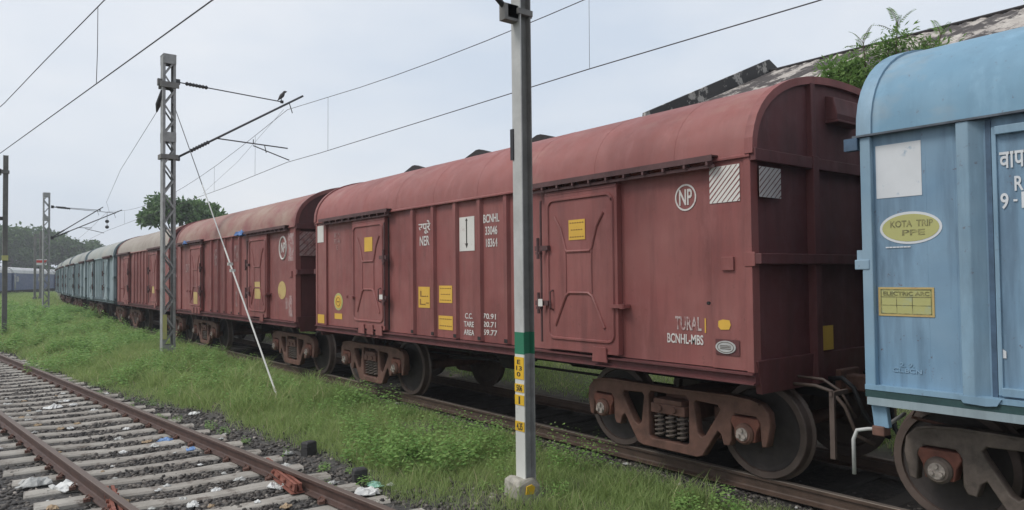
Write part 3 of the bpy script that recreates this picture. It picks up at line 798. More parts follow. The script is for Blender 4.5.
# NP in ring
ring = MB(); cy, cz = yl(4.79), 2.905
ro, ri = .138, .120
vs = []; 
for r_ in (ro, ri):
    for k in range(40): a = 2*PI*k/40; vs.append((xt, cy-r_*.98*math.cos(a), cz+r_*math.sin(a)))
v2 = [(x-.003, y, z) for x, y, z in vs]
fs = [(i, (i+1) % 40, 40+(i+1) % 40, 40+i) for i in range(40)]
fs2 = [tuple(80+j for j in f) for f in fs]
ring.add(vs+v2, fs+fs2+[(i, (i+1) % 40, 80+(i+1) % 40, 80+i) for i in range(40)]).build('lettering_ring', M['white'], W1)
letters('NP', yl(4.79)+.082, yl(4.79)-.082, 2.825, 2.99, xt, M['white'], W1)
hatch(W1, yl(4.46), yl(4.115), 2.81, 3.165, xe)
hatch(W1, -HW+.10, -HW+.46, 2.84, 3.13, 0, 'end', -HL-.028, 5, 'white_mid', 'maroon_end')
panel('yellow_patch', yl(6.48), yl(6.20), 2.54, 2.78, xdr, M['yellow'], W1)
letters('xxxxxx\nxxxxx\nxxxxxx'.replace('x', '.'), yl(6.46), yl(6.22), 2.57, 2.75, xdr-.003, M['yellow_ink'], W1)
letters('TURAL', yl(4.95), yl(4.62), 1.545, 1.685, xt, M['white_rub'], W1)
MB().box(-.50, -.27, -HL-.028, -HL-.024, 1.32, 1.57).build('yellow_patch', M['yellow'], W1)
panel('yellow_mark', yl(4.58), yl(4.565), 1.53, 1.675, xt, M['yellow'], W1)
letters('BCNHL-MBS', yl(5.06), yl(4.60), 1.405, 1.505, xt, M['white'], W1)
m = MB(); m.prism([(yl(4.315)+a, 1.625+b) for a, b in ((-.05,-.045),(.045,-.05),(.075,-.02),(.07,.035),(.02,.05),(-.055,.045),(-.07,.0))], 'x', xe-.002, xe); m.build('yellow_patch', M['yellow'], W1)
panel('plate_holder', yl(4.42), yl(4.15), 1.335, 1.485, xe-.004, M['maroon_end'], W1)
m = MB()
m.prism([(yl(4.30)+.115*math.cos(2*PI*k/28), 1.41+.062*math.sin(2*PI*k/28)) for k in range(28)], 'x', xe-.016, xe-.008)
op = m.build('oval_plate', M['galv_light'], W1)
m = MB()
for sc in (.80,):
    m.tube([(xe-.017, yl(4.30)+.115*sc*math.cos(2*PI*k/24), 1.41+.062*sc*math.sin(2*PI*k/24)) for k in range(25)], .003, 4)
for zz_ in (1.395, 1.41, 1.425): m.box(xe-.019, xe-.016, yl(4.30)-.06, yl(4.30)+.06, zz_-.003, zz_+.003)
m.build('plate_relief', M['iron_grey'], op)
m = MB().lathe([(0,0),(.018,0),(.018,-.02),(0,-.02)], 'x', (xe, yl(4.49), 1.83), 10); m.build('panel_bolt', M['shade'], W1)
letters('उपूरे', yl(10.09), yl(9.74), 2.80, 3.01, xt, M['white'], W1)
letters('NER', yl(10.06), yl(9.77), 2.615, 2.765, xt, M['white'], W1)
panel('white_patch', yl(8.93), yl(8.55), 2.49, 2.985, xt, M['white_plate'], W1)
m = MB(); cy = yl(8.745); x_ = xt-.003
m.box(x_-.002, x_, cy-.012, cy+.012, 2.55, 2.95); m.prism([(cy-.035,2.60),(cy+.035,2.60),(cy,2.53)], 'x', x_-.003, x_-.0005); m.prism([(cy-.03,2.93),(cy+.03,2.93),(cy,2.965)], 'x', x_-.003, x_-.0005)
m.build('arrow_mark', M['black_ink'], W1)
letters('BCNHL\n33046\n18364', yl(8.33), yl(7.96), 2.525, 2.985, xt, M['white'], W1, spacing=1.05)
panel('yellow_patch', yl(10.11), yl(9.77), 1.635, 1.965, xt, M['yellow'], W1)
letters('L..\nL.-', yl(10.07), yl(9.80), 1.68, 1.90, xt-.003, M['yellow_ink'], W1)
panel('yellow_patch', yl(9.50), yl(9.14), 1.725, 1.985, xt, M['yellow'], W1)
letters('.......\n......\n.......', yl(9.47), yl(9.17), 1.76, 1.95, xt-.003, M['yellow_ink'], W1)
panel('yellow_patch', yl(9.52), yl(9.13), 1.32, 1.53, xt, M['yellow'], W1)
letters('.......\n.......', yl(9.49), yl(9.16), 1.37, 1.49, xt-.003, M['yellow_ink'], W1)
letters('C.C.\nTARE\nAREA', yl(8.84), yl(8.58), 1.275, 1.59, xt, M['white'], W1, spacing=1.1)
letters('70.91\n20.71\n59.77', yl(8.36), yl(8.03), 1.30, 1.60, xt, M['white'], W1, spacing=1.1)
# far part of the nearest wagon
m = MB(); cy, cz = yl(13.08), 1.665
m.prism([(cy+.19*math.cos(2*PI*k/28), cz+.165*math.sin(2*PI*k/28)) for k in range(28)], 'x', xt-.002, xt); m.build('round_mark', M['yellow_dull'], W1)
m = MB(); m.prism([(cy+.145*math.cos(2*PI*k/28), cz+.125*math.sin(2*PI*k/28)) for k in range(28)], 'x', xt-.005, xt-.003); m.build('round_mark', M['yellow'], W1)
m = MB(); m.tube([(xt-.006, cy+.09*math.cos(2*PI*k/24), cz+.08*math.sin(2*PI*k/24)) for k in range(25)], .006, 4); m.box(xt-.008, xt-.005, cy-.05, cy+.05, cz-.01, cz+.01); m.build('mark_outline', M['yellow_ink'], W1)
panel('yellow_patch', yl(13.25), yl(12.92), 1.335, 1.44, xt, M['yellow'], W1)
panel('white_patch', yl(13.97), yl(13.66), 2.83, 3.16, xe, M['white_plate'], W1)
panel('yellow_patch', yl(13.98), yl(13.64), 1.23, 1.40, xe, M['yellow'], W1)
letters('BCN\n33046\nE', yl(13.27), yl(12.98), 2.66, 2.99, xt, M['white_faint'], W1)
panel('yellow_patch', yl(11.83), yl(11.53), 2.58, 2.83, xdr, M['yellow'], W1)
panel('white_patch', yl(11.17), yl(11.04), 1.75, 1.83, xdr-.06, M['white_plate'], W1)
panel('white_patch', yl(6.995), yl(6.90), 1.74, 1.83, xdr-.07, M['white_plate'], W1)
# marks on the next maroon wagons
W2 = far_wagons[0]; W3 = far_wagons[1]
c2 = 0
def YL2(s_): return -HL + s_
m = MB(); m.prism([(YL2(.78)+.17*math.cos(2*PI*k/24), 2.90+.20*math.sin(2*PI*k/24)) for k in range(24)], 'x', xt-.002, xt)
m = MB(); m.tube([(xt-.002, YL2(.85)+.20*math.cos(2*PI*k/24), 2.80+.25*math.sin(2*PI*k/24)) for k in range(25)], .022, 5); m.build('lettering_ring', M['white'], W2)
letters('NP', YL2(.85)+.12, YL2(.85)-.12, 2.70, 2.92, xt, M['white'], W2)
m = MB(); m.prism([(YL2(.92)+.24*math.cos(2*PI*k/24), 1.86+.20*math.sin(2*PI*k/24)) for k in range(24)], 'x', xt-.002, xt); m.build('round_mark', M['yellow_pale'], W2)
panel('yellow_patch', YL2(2.5), YL2(2.1), 1.65, 2.05, xdr, M['yellow_pale'], W2)
panel('white_patch', YL2(.45), YL2(.12), 2.5, 3.1, xe, M['white_faint'], W2)
panel('white_patch', YL2(.70), YL2(.48), 1.45, 1.7, xt, M['white_faint'], W2)
panel('white_patch', YL2(.42), YL2(.2), 1.3, 1.75, xe, M['white_faint'], W2)
letters('BCNHL\n..\nCC', YL2(4.3), YL2(3.95), 1.4, 3.0, xt, M['white_faint'], W2)
letters('NER', YL2(6.1), YL2(5.75), 2.5, 2.95, xt, M['white_faint'], W2)
letters('EMPTY', YL2(9.1), YL2(8.6), 2.35, 2.6, xt, M['white_faint'], W2)
panel('yellow_patch', YL2(7.9), YL2(7.5), 1.4, 1.75, xdr, M['yellow_pale'], W2)
hatch(W2, -HW+.08, -HW+.62, 2.60, 3.12, 0, 'end', -HL-.028, 4, 'white_faint', 'maroon_end')
hatch(W3, -HW+.10, -HW+.46, 2.84, 3.13, 0, 'end', -HL-.028, 5, 'white_faint', 'maroon_end')
letters('NER', YL2(6.1), YL2(5.75), 2.5, 2.95, xt, M['white_faint'], W3)
panel('yellow_patch', YL2(2.5), YL2(2.1), 1.65, 1.9, xdr, M['yellow_pale'], W3)
panel('white_patch', YL2(.42), YL2(.15), 2.7, 3.1, xe, M['white_faint'], W3)

# ------------------------------------------------------------------ the near blue wagon (its far end faces the maroon one)
def make_blue():
    W = thing('covered_wagon', 'light blue covered wagon at the right edge with white square and yellow oval sticker', 'goods wagon', (TC, 2.954-HL, 0), 0, 'covered wagons of the goods train')
    b, tr, rf = M['blue'], M['blue_trim'], M['blue_roof']
    E = HL                                     # far end local y
    def q(s_): return E - s_                   # s: distance from the far end
    xw = HW-.05
    MB().box(-xw, xw, -HL+.05, HL-.03, 1.19, ZE+.02).build('body', b, W)
    a = arch(); MB().loft([[(x, -HL, z) for x, z in a], [(x, HL, z) for x, z in a]]).build('roof', rf, W, auto=.6)
    for e in (-1, 1):
        o1 = arch(inset=-.02); o2 = arch(inset=.06); ring = o1+o2[::-1]; N2 = len(ring); n_ = len(o1)
        y0, y1 = sorted((e*(HL-.10), e*(HL+.02)))
        vs = [(x, y0, z) for x, z in ring]+[(x, y1, z) for x, z in ring]
        fs = [(i, (i+1) % N2, N2+(i+1) % N2, N2+i) for i in range(N2)]
        for base in (0, N2):
            for i in range(n_-1): fs.append((base+i, base+i+1, base+N2-2-i, base+N2-1-i))
        MB().add(vs, fs).build('roof_hoop', tr, W, auto=.6)
        m = MB()
        for x in (-.6, .6): m.box(x-.055, x+.055, *sorted((e*(HL-.04), e*(HL+.06))), 1.0, ZE)
        m.build('end_post', M['blue_dark'], W)
        MB().box(-HW+.01, HW-.01, *sorted((e*(HL-.04), e*(HL+.05))), 2.2, 2.3).build('end_beam', tr, W)
    for side in (-1, 1):
        def B(m, n, mt, **k):
            if side > 0: m.mirror_x()
            return m.build(n, mt, W, **k)
        for e in (-1, 1):
            Q = lambda s_: e*(HL-s_)
            m = MB().box(-HW-.006, -HW+.12, *sorted((Q(0), Q(.085))), 1.17, ZE-.02); B(m, 'corner_post', tr, bevel=.008)
            m = MB().box(-HW-.014, -HW+.02, *sorted((Q(-.06), Q(.06))), 2.14, 2.22); B(m, 'corner_bracket', tr, bevel=.006)
            m = MB()                                    # corrugated end bay
            for s0, s1 in ((.47, .485), (.655, .69)):
                m.prism([(-xw+.01, Q(s0-.003)), (-xw-.001, Q(s0)), (-xw-.001, Q(s1)), (-xw+.01, Q(s1+.003))], 'z', 1.27, 3.12)
            B(m, 'bay_seam', b)
            m = MB().prism([(-xw+.01, Q(.705)), (-HW-.02, Q(.73)), (-HW-.02, Q(.81)), (-xw+.01, Q(.90))], 'z', 1.14, ZE-.02)
            B(m, 'side_post', tr, bevel=.006)
            m = MB().box(-xw-.012, -xw+.002, *sorted((Q(.905), Q(.94))), 1.2, ZE-.02); B(m, 'door_gap', M['blue_dark'])
            m = MB().box(-HW+.03, -xw+.01, *sorted((Q(.945), Q(.975))), 1.22, 3.16); m.box(-HW+.005, -xw+.01, *sorted((Q(.975), Q(2.4))), 3.10, 3.16); m.box(-HW+.005, -xw+.01, *sorted((Q(.975), Q(2.4))), 1.22, 1.28)
            B(m, 'door_frame', tr, bevel=.004)
            m = MB().prism([(Q(.70),1.20),(Q(.98),1.20),(Q(.95),1.15),(Q(.88),1.14),(Q(.80),1.145),(Q(.73),1.15)], 'x', -HW-.028, -HW-.008); B(m, 'post_foot', tr)
        for s_ in (2.5, 3.3, 4.1, 5.0, 5.9, 6.7, 7.5):
            m = MB().prism([(-xw+.01, q(s_)-.05), (-HW, q(s_)-.03), (-HW, q(s_)+.03), (-xw+.01, q(s_)+.05)], 'z', 1.19, ZE-.02); B(m, 'rib', tr)
        m = MB().box(-HW-.030, -HW+.03, -HL-.03, HL+.05, ZE-.018, ZE-.002); B(m, 'eave_strip', M['eave_brown'])
        m = MB().box(-HW-.03, -HW+.04, HL+.01, HL+.12, ZE-.12, ZE-.019); B(m, 'corner_bracket', M['blue_dark'])
        m = MB().box(-HW-.012, -HW+.1, -HL, HL, 1.165, 1.205); B(m, 'sill_strip', tr)
        m = MB().box(-HW-.006, -HW+.1, -HL, HL, 1.105, 1.164); B(m, 'green_stripe', M['green_band'])
        m = MB().box(-HW-.022, -HW+.1, -HL, HL-.02, 1.045, 1.104); B(m, 'solebar', M['pale_sole'])
    m = MB(); m.box(-.22, .22, -HL, HL, .80, 1.18); m.box(-1.55, 1.55, -HL+.05, HL-.05, 1.08, 1.18)
    m.build('underframe', M['shade'], W)
    for e in (-1, 1): make_bogie(W, e*(HL-1.36), M['iron_grey'], M['iron_red'])
    c = MB(); y0 = HL
    c.box(-.09, .09, y0, y0+.36, .88, 1.04)
    c.prism([(-.17, y0+.30), (.13, y0+.30), (.17, y0+.42), (.16, y0+.54), (.06, y0+.50), (.05, y0+.40), (-.06, y0+.42), (-.20, y0+.52)], 'z', .80, 1.10)
    c.build('coupler', M['iron'], W, bevel=.01)
    m = MB().prism([(HL-.14,1.045),(HL-.02,1.045),(HL-.04,.86),(HL-.16,.86)], 'x', -HW+.10, -HW+.04); m.build('lever_bracket', tr, W, bevel=.006)
    m = MB(); m.box(-HW+.02, -HW+.14, HL-.13, HL-.03, .79, .87); m.build('lever_bearing', M['iron'], W, bevel=.01)
    h = MB(); h.tube([(-1.2, HL-.1, .92), (-1.52, HL-.06, .83), (-1.56, HL+.04, .82), (-1.575, HL+.12, .80), (-1.58, HL+.15, .72), (-1.58, HL+.15, .43)], .016, 8)
    h.build('uncoupling_lever', M['galv_light'], W, smooth=True)
    h = MB(); h.tube([(-.9, HL-.1, .99), (-1.2, HL-.16, .90), (-.9, HL-.6, .78)], .014, 6); h.build('brake_pipe', M['iron'], W)
    # marks
    x0 = -HW+.0485
    def panel_(n, s0, s1, z0, z1, mt, x=x0): return MB().box(x-.002, x, *sorted((q(s0), q(s1))), z0, z1).build(n, M[mt], W)
    panel_('white_patch', .105, .455, 2.715, 3.145, 'white_blue')
    for k_, mt, rx, rz, x in ((0, 'white_blue', .235, .128, x0), (1, 'yellow_dull', .215, .108, x0-.002)):
        m = MB().prism([(q(.36)+rx*math.cos(2*PI*k/36), 2.465+rz*math.sin(2*PI*k/36)) for k in range(36)], 'x', x-.002, x); m.build('oval_sticker', M[mt], W)
    letters('KOTA  TRIP', q(.21), q(.53), 2.472, 2.525, x0-.004, M['dark_ink'], W)
    letters('PPE', q(.30), q(.47), 2.405, 2.45, x0-.004, M['dark_ink'], W)
    panel_('yellow_label', .10, .525, 1.765, 1.995, 'yellow_dull')
    m = MB()
    for s0, s1, z0, z1 in ((.10,.525,1.765,1.779),(.10,.525,1.981,1.995),(.10,.114,1.779,1.981),(.511,.525,1.779,1.981)): m.box(x0-.0045, x0-.0025, *sorted((q(s0), q(s1))), z0, z1)
    m.build('label_border', M['yellow_pale'], W)
    m = MB()
    for s0, s1, z0, z1 in ((.12,.505,1.782,1.788),(.12,.505,1.972,1.978),(.12,.505,1.915,1.921),(.12,.126,1.785,1.975),(.499,.505,1.785,1.975),(.24,.245,1.785,1.915),(.36,.365,1.785,1.915),(.13,.50,1.85,1.854)):
        m.box(x0-.004, x0-.003, *sorted((q(s0), q(s1))), z0, z1)
    m.build('label_rules', M['dark_ink'], W)
    letters('ELECTRIC ARC', q(.14), q(.49), 1.93, 1.962, x0-.004, M['dark_ink'], W)
    letters('-------', q(.17), q(.36), 2.31, 2.32, x0-.003, M['white_blue'], W)
    letters('2. 9.\nCL.BCN', q(.20), q(.42), 1.32, 1.40, x0-.003, M['white_blue_faint'], W)
    xd_ = -HW+.05-.006
    letters('वापसी', q(.99), q(1.25), 2.85, 3.02, xd_, M['white_blue'], W)
    letters('R', q(1.08), q(1.135), 2.685, 2.79, xd_, M['white_blue'], W)
    letters('9', q(.99), q(1.04), 2.56, 2.675, xd_, M['white_blue'], W)
    letters('-', q(1.07), q(1.095), 2.61, 2.625, xd_, M['white_blue'], W)
    letters('1', q(1.12), q(1.145), 2.56, 2.675, xd_, M['white_blue'], W)
    m = MB().prism([(q(.985)+a, 1.52+b) for a, b in ((-.012,-.03),(.015,-.03),(.022,.0),(.01,.035),(-.012,.02))], 'x', xd_-.002, xd_); m.build('paint_splash', M['white_blue'], W)
    return W
make_blue()
# hoses hanging between the two nearest wagons
h = MB(); h.tube([(TC-1.0, 3.99, 1.03), (TC-1.02, 3.75, 1.04), (TC-1.0, 3.60, 1.0), (TC-.95, 3.50, .86), (TC-.9, 3.42, .60), (TC-.8, 3.3, .52)], .018, 8)
h.tube([(TC-.95, 3.97, 1.10), (TC-.97, 3.70, 1.10), (TC-.93, 3.55, 1.0), (TC-.85, 3.45, .75)], .014, 8)
tag(h.build('air_hose', M['wheel'], None, smooth=True), 'pale grey air hose drooping between the maroon and the light blue wagon', 'hose')
m = MB(); m.box(TC-1.28, TC-1.245, 3.43, 3.475, .44, 1.04); m.box(TC-1.29, TC-1.0, 3.44, 3.47, 1.0, 1.04)
tag(m.build('brake_strut', M['wheel'], None), 'rust red upright iron bar in the gap between maroon and light blue wagon', 'iron bar')

def rag(x, y, z, s, label, mat, seed, name='tarpaulin_scrap', cat='tarpaulin scrap', drape=.5, group=None):
    """crumpled sheet of plastic or cloth with thickness"""
    r = random.Random(seed); n_ = 9; m = MB(); P = {}
    for i in range(n_):
        for j in range(n_):
            u, v = i/(n_-1)-.5, j/(n_-1)-.5; k = 1-.5*r.random()*(abs(u)+abs(v))
            P[i, j] = Vector((u*s*1.3*k + r.uniform(-.04, .04)*s, v*s*k + r.uniform(-.04, .04)*s, max(0, (.5+mnoise.noise(Vector((u*3.1+seed*7.7, v*3.1, seed*1.3))) + .5*mnoise.noise(Vector((u*7+seed*3, v*7, seed*2.3)))))*s*drape*max(0, 1-2*max(abs(u), abs(v)))**.5*1.1 + r.uniform(0, .03)*s))
    vs = [P[i, j] for i in range(n_) for j in range(n_)]
    vs2 = [p - Vector((0, 0, .004+.02*s)) for p in vs]; N_ = n_*n_; fs = []
    for i in range(n_-1):
        for j in range(n_-1):
            a = i*n_+j; fs += [(a, a+1, a+n_+1, a+n_), (N_+a, N_+a+n_, N_+a+n_+1, N_+a+1)]
    per = [i*n_ for i in range(n_)] + [(n_-1)*n_+j for j in range(1, n_)] + [i*n_+n_-1 for i in range(n_-2, -1, -1)] + [j for j in range(n_-2, 0, -1)]
    for a, b in zip(per, per[1:]+per[:1]): fs.append((a, b, N_+b, N_+a))
    o = m.add(vs+vs2, fs).build(name, mat); o.location = (x, y, z); o.rotation_euler = (0, 0, r.uniform(0, 6)); tag(o, label, cat, group)
    return o
o = rag(5.96, 23.6, 3.20, .30, 'blue tarpaulin scrap caught on the eave at the far door of the second maroon wagon', M['rag'], 3)
o = rag(5.93, 18.4, 3.20, .34, 'blue tarpaulin scrap caught on the eave above the near door of the second maroon wagon', M['rag'], 5)

# ------------------------------------------------------------------ electrification
def wire(name, pts, r, mat, parent, n=5): return MB().tube(pts, r, n).build(name, mat, parent, smooth=True)
def mast_arm(parent, X0, Y0, tie, diag, reg, steady, sgn=1, kind='cantilever'):
    c = bpy.data.objects.new('cantilever', None); COL.objects.link(c); c.parent = parent
    T = lambda p: (p[0]-X0, 0, p[1])
    def seg(a, b, r, name='tube', mat=M['wire']): return MB().tube([T(a), T(b)], r, 8).build(name, mat, c, smooth=True)
    def lerp(a, b, t): return (a[0]+(b[0]-a[0])*t, a[1]+(b[1]-a[1])*t)
    def insul(a, b, t0, t1):
        m = MB(); A = Vector(T(lerp(a, b, t0))); Bv = Vector(T(lerp(a, b, t1)))
        pts = []; rs = []
        for k in range(15): pts.append(A.lerp(Bv, k/14)); rs.append(.06 if k % 2 else .032)
        m.tube(pts, rs, 10); m.build('insulator', M['black'], c, smooth=True)
    seg(*tie, .016, 'tie_tube'); insul(*tie, .08, .28)
    seg(*diag, .030, 'bracket_tube'); insul(*diag, .10, .24)
    if reg: seg(*reg, .018, 'registration_tube')
    if steady: seg(*steady, .016, 'steady_arm')
    m = MB(); t = T(tie[1]); m.box(t[0]-.04, t[0]+.04, -.03, .03, t[2]-.04, t[2]+.04)
    for p in (tie[0], diag[0]): q = T(p); m.box(q[0]-.05*1, q[0]+.09, -.05, .05, q[2]-.07, q[2]+.07)
    if reg and steady:
        a = T(lerp(*reg, .66)); m.bar(a, (a[0]+.05, 0, a[2]-.22), .02, .02); a = T(lerp(*reg, .5)); m.bar(a, (a[0], 0, a[2]+.12), .02, .02)
    a = T(diag[1]); d = T(lerp(*diag, .88)); m.bar((d[0], 0, d[2]), (d[0]+.10, 0, d[2]-.30), .02, .02)
    m.build('clamp', M['black'], c)
    return c
def lattice(X0, Y0, ztop, label, w=.32, d=.28, group='lattice masts of the overhead line', yaw=0.0):
    t = thing('lattice_mast', label, 'mast', (X0, Y0, 0), yaw, group)
    zb = float(ground_z(X0, Y0)) - .1
    for s in (-1, 1):
        m = MB(); x0, x1 = sorted((s*w/2, s*(w/2-.115)))
        # channel: web outside, flanges front and back
        m.box(*sorted((s*w/2, s*(w/2-.012))), -d/2, d/2, zb, ztop)
        for e in (-1, 1): m.box(*sorted((s*w/2-s*.0125, s*(w/2-.065))), *sorted((e*d/2, e*(d/2-.014))), zb, ztop)
        m.build('channel', M['galv'], t)
    for e in (-1, 1):
        m = MB(); z = zb+.5; k = 0; st = .50
        while z < ztop-.3:
            a, b = (-w/2+.03, w/2-.03) if k % 2 == 0 else (w/2-.03, -w/2+.03)
            m.bar((a, e*(d/2+.006+.009*(k % 2)), z), (b, e*(d/2+.006+.009*(k % 2)), z+st*.80), .045, .008)
            z += st*.80; k += 1
        m.build('lacing', M['galv'], t)
        for zc in (zb+.35, 5.95, ztop-.10):
            MB().box(-w/2-.001, w/2+.001, *sorted((e*(d/2+.020), e*(d/2+.027))), zc-.13, zc+.13).build('batten_plate', M['galv'], t)
    MB().box(-w/2-.01, w/2+.01, -d/2-.02, d/2+.02, ztop, ztop+.012).build('cap_plate', M['galv'], t)
    return t
M1 = (4.85, 21.15)
mast1 = lattice(*M1, 8.16, 'tall grey lattice mast in the grass with a guy wire, a bird on its arm', w=.325)
mast_arm(mast1, *M1, ((5.05, 7.50), (7.98, 7.36)), ((5.05, 5.42), (8.63, 7.63)), ((6.12, 6.07), (8.15, 5.99)), ((7.13, 5.97), (8.2, 5.64)))
m = MB(); m.box(-.21, .21, -.18, .18, 7.33, 7.38); m.box(-.23, .23, -.20, -.155, 7.28, 7.43); m.box(-.21, .21, .15, .18, 7.28, 7.43); m.box(-.27, -.16, -.05, .05, 7.34, 7.52)
m.build('arm_bracket', M['galv_dark'], mast1)
MB().box(-.22, .22, -.18, .18, 5.36, 5.48).build('arm_bracket', M['galv_dark'], mast1)
m = MB().tube([(-.17, .0, 7.22), (-.18, .05, 7.05), (-.19, .25, 6.88), (-.20, .4, 6.7)], [.02, .06, .075, .02], 8); m.build('insulator', M['black'], mast1)
panel_y = MB().box(-.16, -.06, -.175, -.168, .55, 1.2); panel_y.build('number_patch', M['yellow_dull'], mast1)
# guy wire with white sleeve
gt, gb = Vector((4.88, 20.95, 7.0)), Vector((4.80, 12.95, -.02))
t = thing('guy_wire', 'guy wire with white lower sleeve running from the lattice mast down to the grass', 'guy wire', tuple(gb))
D = gt-gb
MB().tube([D, D*.62], .011, 6).build('bare_wire', M['wire'], t)
MB().tube([D*.62, D*.40], .014, 6).build('grey_sleeve', M['galv_light'], t)
MB().tube([D*.40, Vector((0,0,0))], .017, 6).build('white_sleeve', M['post_white'], t)
m = MB()
for k in (.33, .35): p = D*k; m.box(p.x-.05, p.x+.05, p.y-.03, p.y+.03, p.z-.03, p.z+.03)
m.build('clamp', M['post_white'], t)
m = MB(); m.tube([(0,-.16,-.18),(0,0,.0),(.06,.03,.03),(.08,-.05,-.1)], .014, 6); m.build('anchor_rod', M['galv_light'], t)
# second, distant lattice mast with two arms
M2 = (5.18, 52.7)
mast2 = lattice(*M2, 7.5, 'distant lattice mast with two crossing arms beside the grey green wagons', w=.36, d=.36)
mast_arm(mast2, *M2, ((5.47, 6.67), (8.92, 6.46)), ((5.47, 4.75), (9.32, 6.67)), ((7.24, 5.40), (8.3, 5.15)), None)
c = mast_arm(mast2, *M2, ((5.47, 6.70), (8.07, 6.60)), ((5.47, 4.80), (8.24, 6.81)), ((6.8, 5.45), (7.63, 5.45)), None)
t = thing('hanging_weights', 'two small dark balls hanging one above the other by the distant crossing arms', 'insulator', (8.47, 52.7, 5.54))
for z in (0, .36): MB().lathe([(0,-.12),(.09,-.08),(.12,0),(.09,.08),(0,.12)], 'z', (0,0,z), 12).build('ball', M['black'], t, smooth=True)
MB().tube([(0,0,-.1),(0,0,.95)], .012, 5).build('hanger', M['wire'], t)

# H section post nearest the camera
def h_post(X0, Y0, ztop, label, half=.078, dep=.15, th=.012, white=False, name='overhead_line_post'):
    t = thing(name, label, 'post', (X0, Y0, 0), 0)
    zb = float(ground_z(X0, Y0)) - .1
    def section(z0, z1, matl, name_):
        m = MB(); m.box(-half-.0, -half+th, -dep/2, dep/2, z0, z1); m.box(half-th, half, -dep/2, dep/2, z0, z1); m.box(-half+th, half-th, -.006, .006, z0, z1)
        return m.build(name_, matl, t)
    section(zb, ztop, M['galv'], 'steel_column')
    return t
NP_ = (4.87, 6.01)
post = thing('overhead_line_post', 'nearest grey steel post with green band and yellow number plates before the maroon wagon', 'post', (*NP_, 0))
hx, hy = .072, .076
def hsec(z0, z1, face_m, web_m, nm, g=0.0):
    m = MB(); m.box(-hx-g, -hx+.013, -hy-g, hy+g, z0, z1); m.build(nm+'_face', face_m, post)
    m = MB(); m.box(hx-.013, hx+g, -hy-g, hy+g, z0, z1); m.box(-hx+.013, hx-.013, -.012, .012, z0, z1); return m.build(nm+'_web', web_m, post)
hsec(-.15, 1.30, M['post_white'], M['galv'], 'lower_shaft'); hsec(1.30, 1.53, M['post_green'], M['post_green'], 'green_band', .001)
hsec(1.53, 8.3, M['galv_light'], M['galv_dark'], 'upper_shaft')  # one steel in two greys: lit face and shaded web recess painted in
m = MB(); m.box(-hx+.013, hx-.013, -.0135, .0135, 1.54, 1.9); 
def post_plate(z0, z1, txt, f=1.0):
    p = MB().box(-hx-.006, -hx-.002, -hy*f, hy*f, z0, z1).build('number_plate', M['sign_yellow'], post)
    link('numerals', text_mesh(txt, hy*.62*f*(.25 if txt == '1' else 1), -hy*.62*f*(.25 if txt == '1' else 1), z0+(z1-z0)*.12, z1-(z1-z0)*.12, -hx-.0065), M['black_ink'], p)
post_plate(1.04, 1.27, 'E\n13\n0'); post_plate(.905, .99, '506'); post_plate(.77, .875, '1'); post_plate(.50, .60, '4.35')
m = MB()
m.loft([[(-.20,-.15,-.35),(.15,-.16,-.35),(.17,.16,-.35),(-.19,.17,-.35)], [(-.21,-.13,-.03),(.07,-.16,-.06),(.13,.12,-.05),(-.16,.17,-.01)], [(-.17,-.09,.02),(-.02,-.125,.035),(.08,-.02,.0),(-.12,.13,.03)]])
pb = m.build('concrete_base', M['concrete'], post, bevel=.015)
for v in []: pass
ym = MB().prism([(-.14,-.11),(-.04,-.12),(-.02,-.05),(-.06,-.02),(-.13,-.03)], 'y', -.172, -.160).build('yellow_patch', M['sign_yellow'], pb)
# its arms towards the empty track (mostly above the frame)
xa = NP_[0]
mast_arm(post, *NP_, ((xa-.09, 6.95), (2.55, 6.75)), ((xa-.16, 4.90), (2.2, 6.75)), ((3.7, 5.80), (2.1, 5.55)), None)
m = MB(); m.box(-.10, .095, -.085, .085, 4.88, 4.94); m.box(-.25, -.08, -.05, .05, 4.80, 4.97); m.box(.09, .14, -.02, .02, 4.89, 4.92)
m.build('arm_bracket', M['galv_dark'], post); MB().box(-.14, .14, -.10, .10, 6.88, 7.0).build('arm_bracket', M['galv_dark'], post)
m = MB().box(-.085, -.07, .05, .10, 3.35, 3.68); m.build('cable_clip', M['black'], post)
# weeds climbing on the post foot are built with the ground cover

# left distant post
lp = thing('overhead_line_post', 'thin brown grey steel post at the left edge with bracket near its top', 'post', (2.06, 34.9, 0))
m = MB(); m.box(-.085, -.07, -.08, .08, -.2, 7.1); m.box(.07, .085, -.08, .08, -.2, 7.1); m.box(-.07, .07, -.01, .01, -.2, 7.1); m.build('steel_column', M['galv_dark'], lp)
m = MB(); m.box(-.15, .12, -.10, .10, 6.38, 6.5); m.box(-.26, -.14, -.05, .05, 6.3, 6.55); m.build('arm_bracket', M['galv_dark'], lp)
m = MB(); m.box(-.10, .10, -.09, .09, 2.95, 3.15); m.build('band_plate', M['yellow_dull'], lp)
mast_arm(lp, 2.06, 34.9, ((1.9, 6.45), (-.3, 6.35)), ((1.9, 4.6), (-.6, 6.5)), ((1.0, 5.35), (-.5, 5.2)), None)
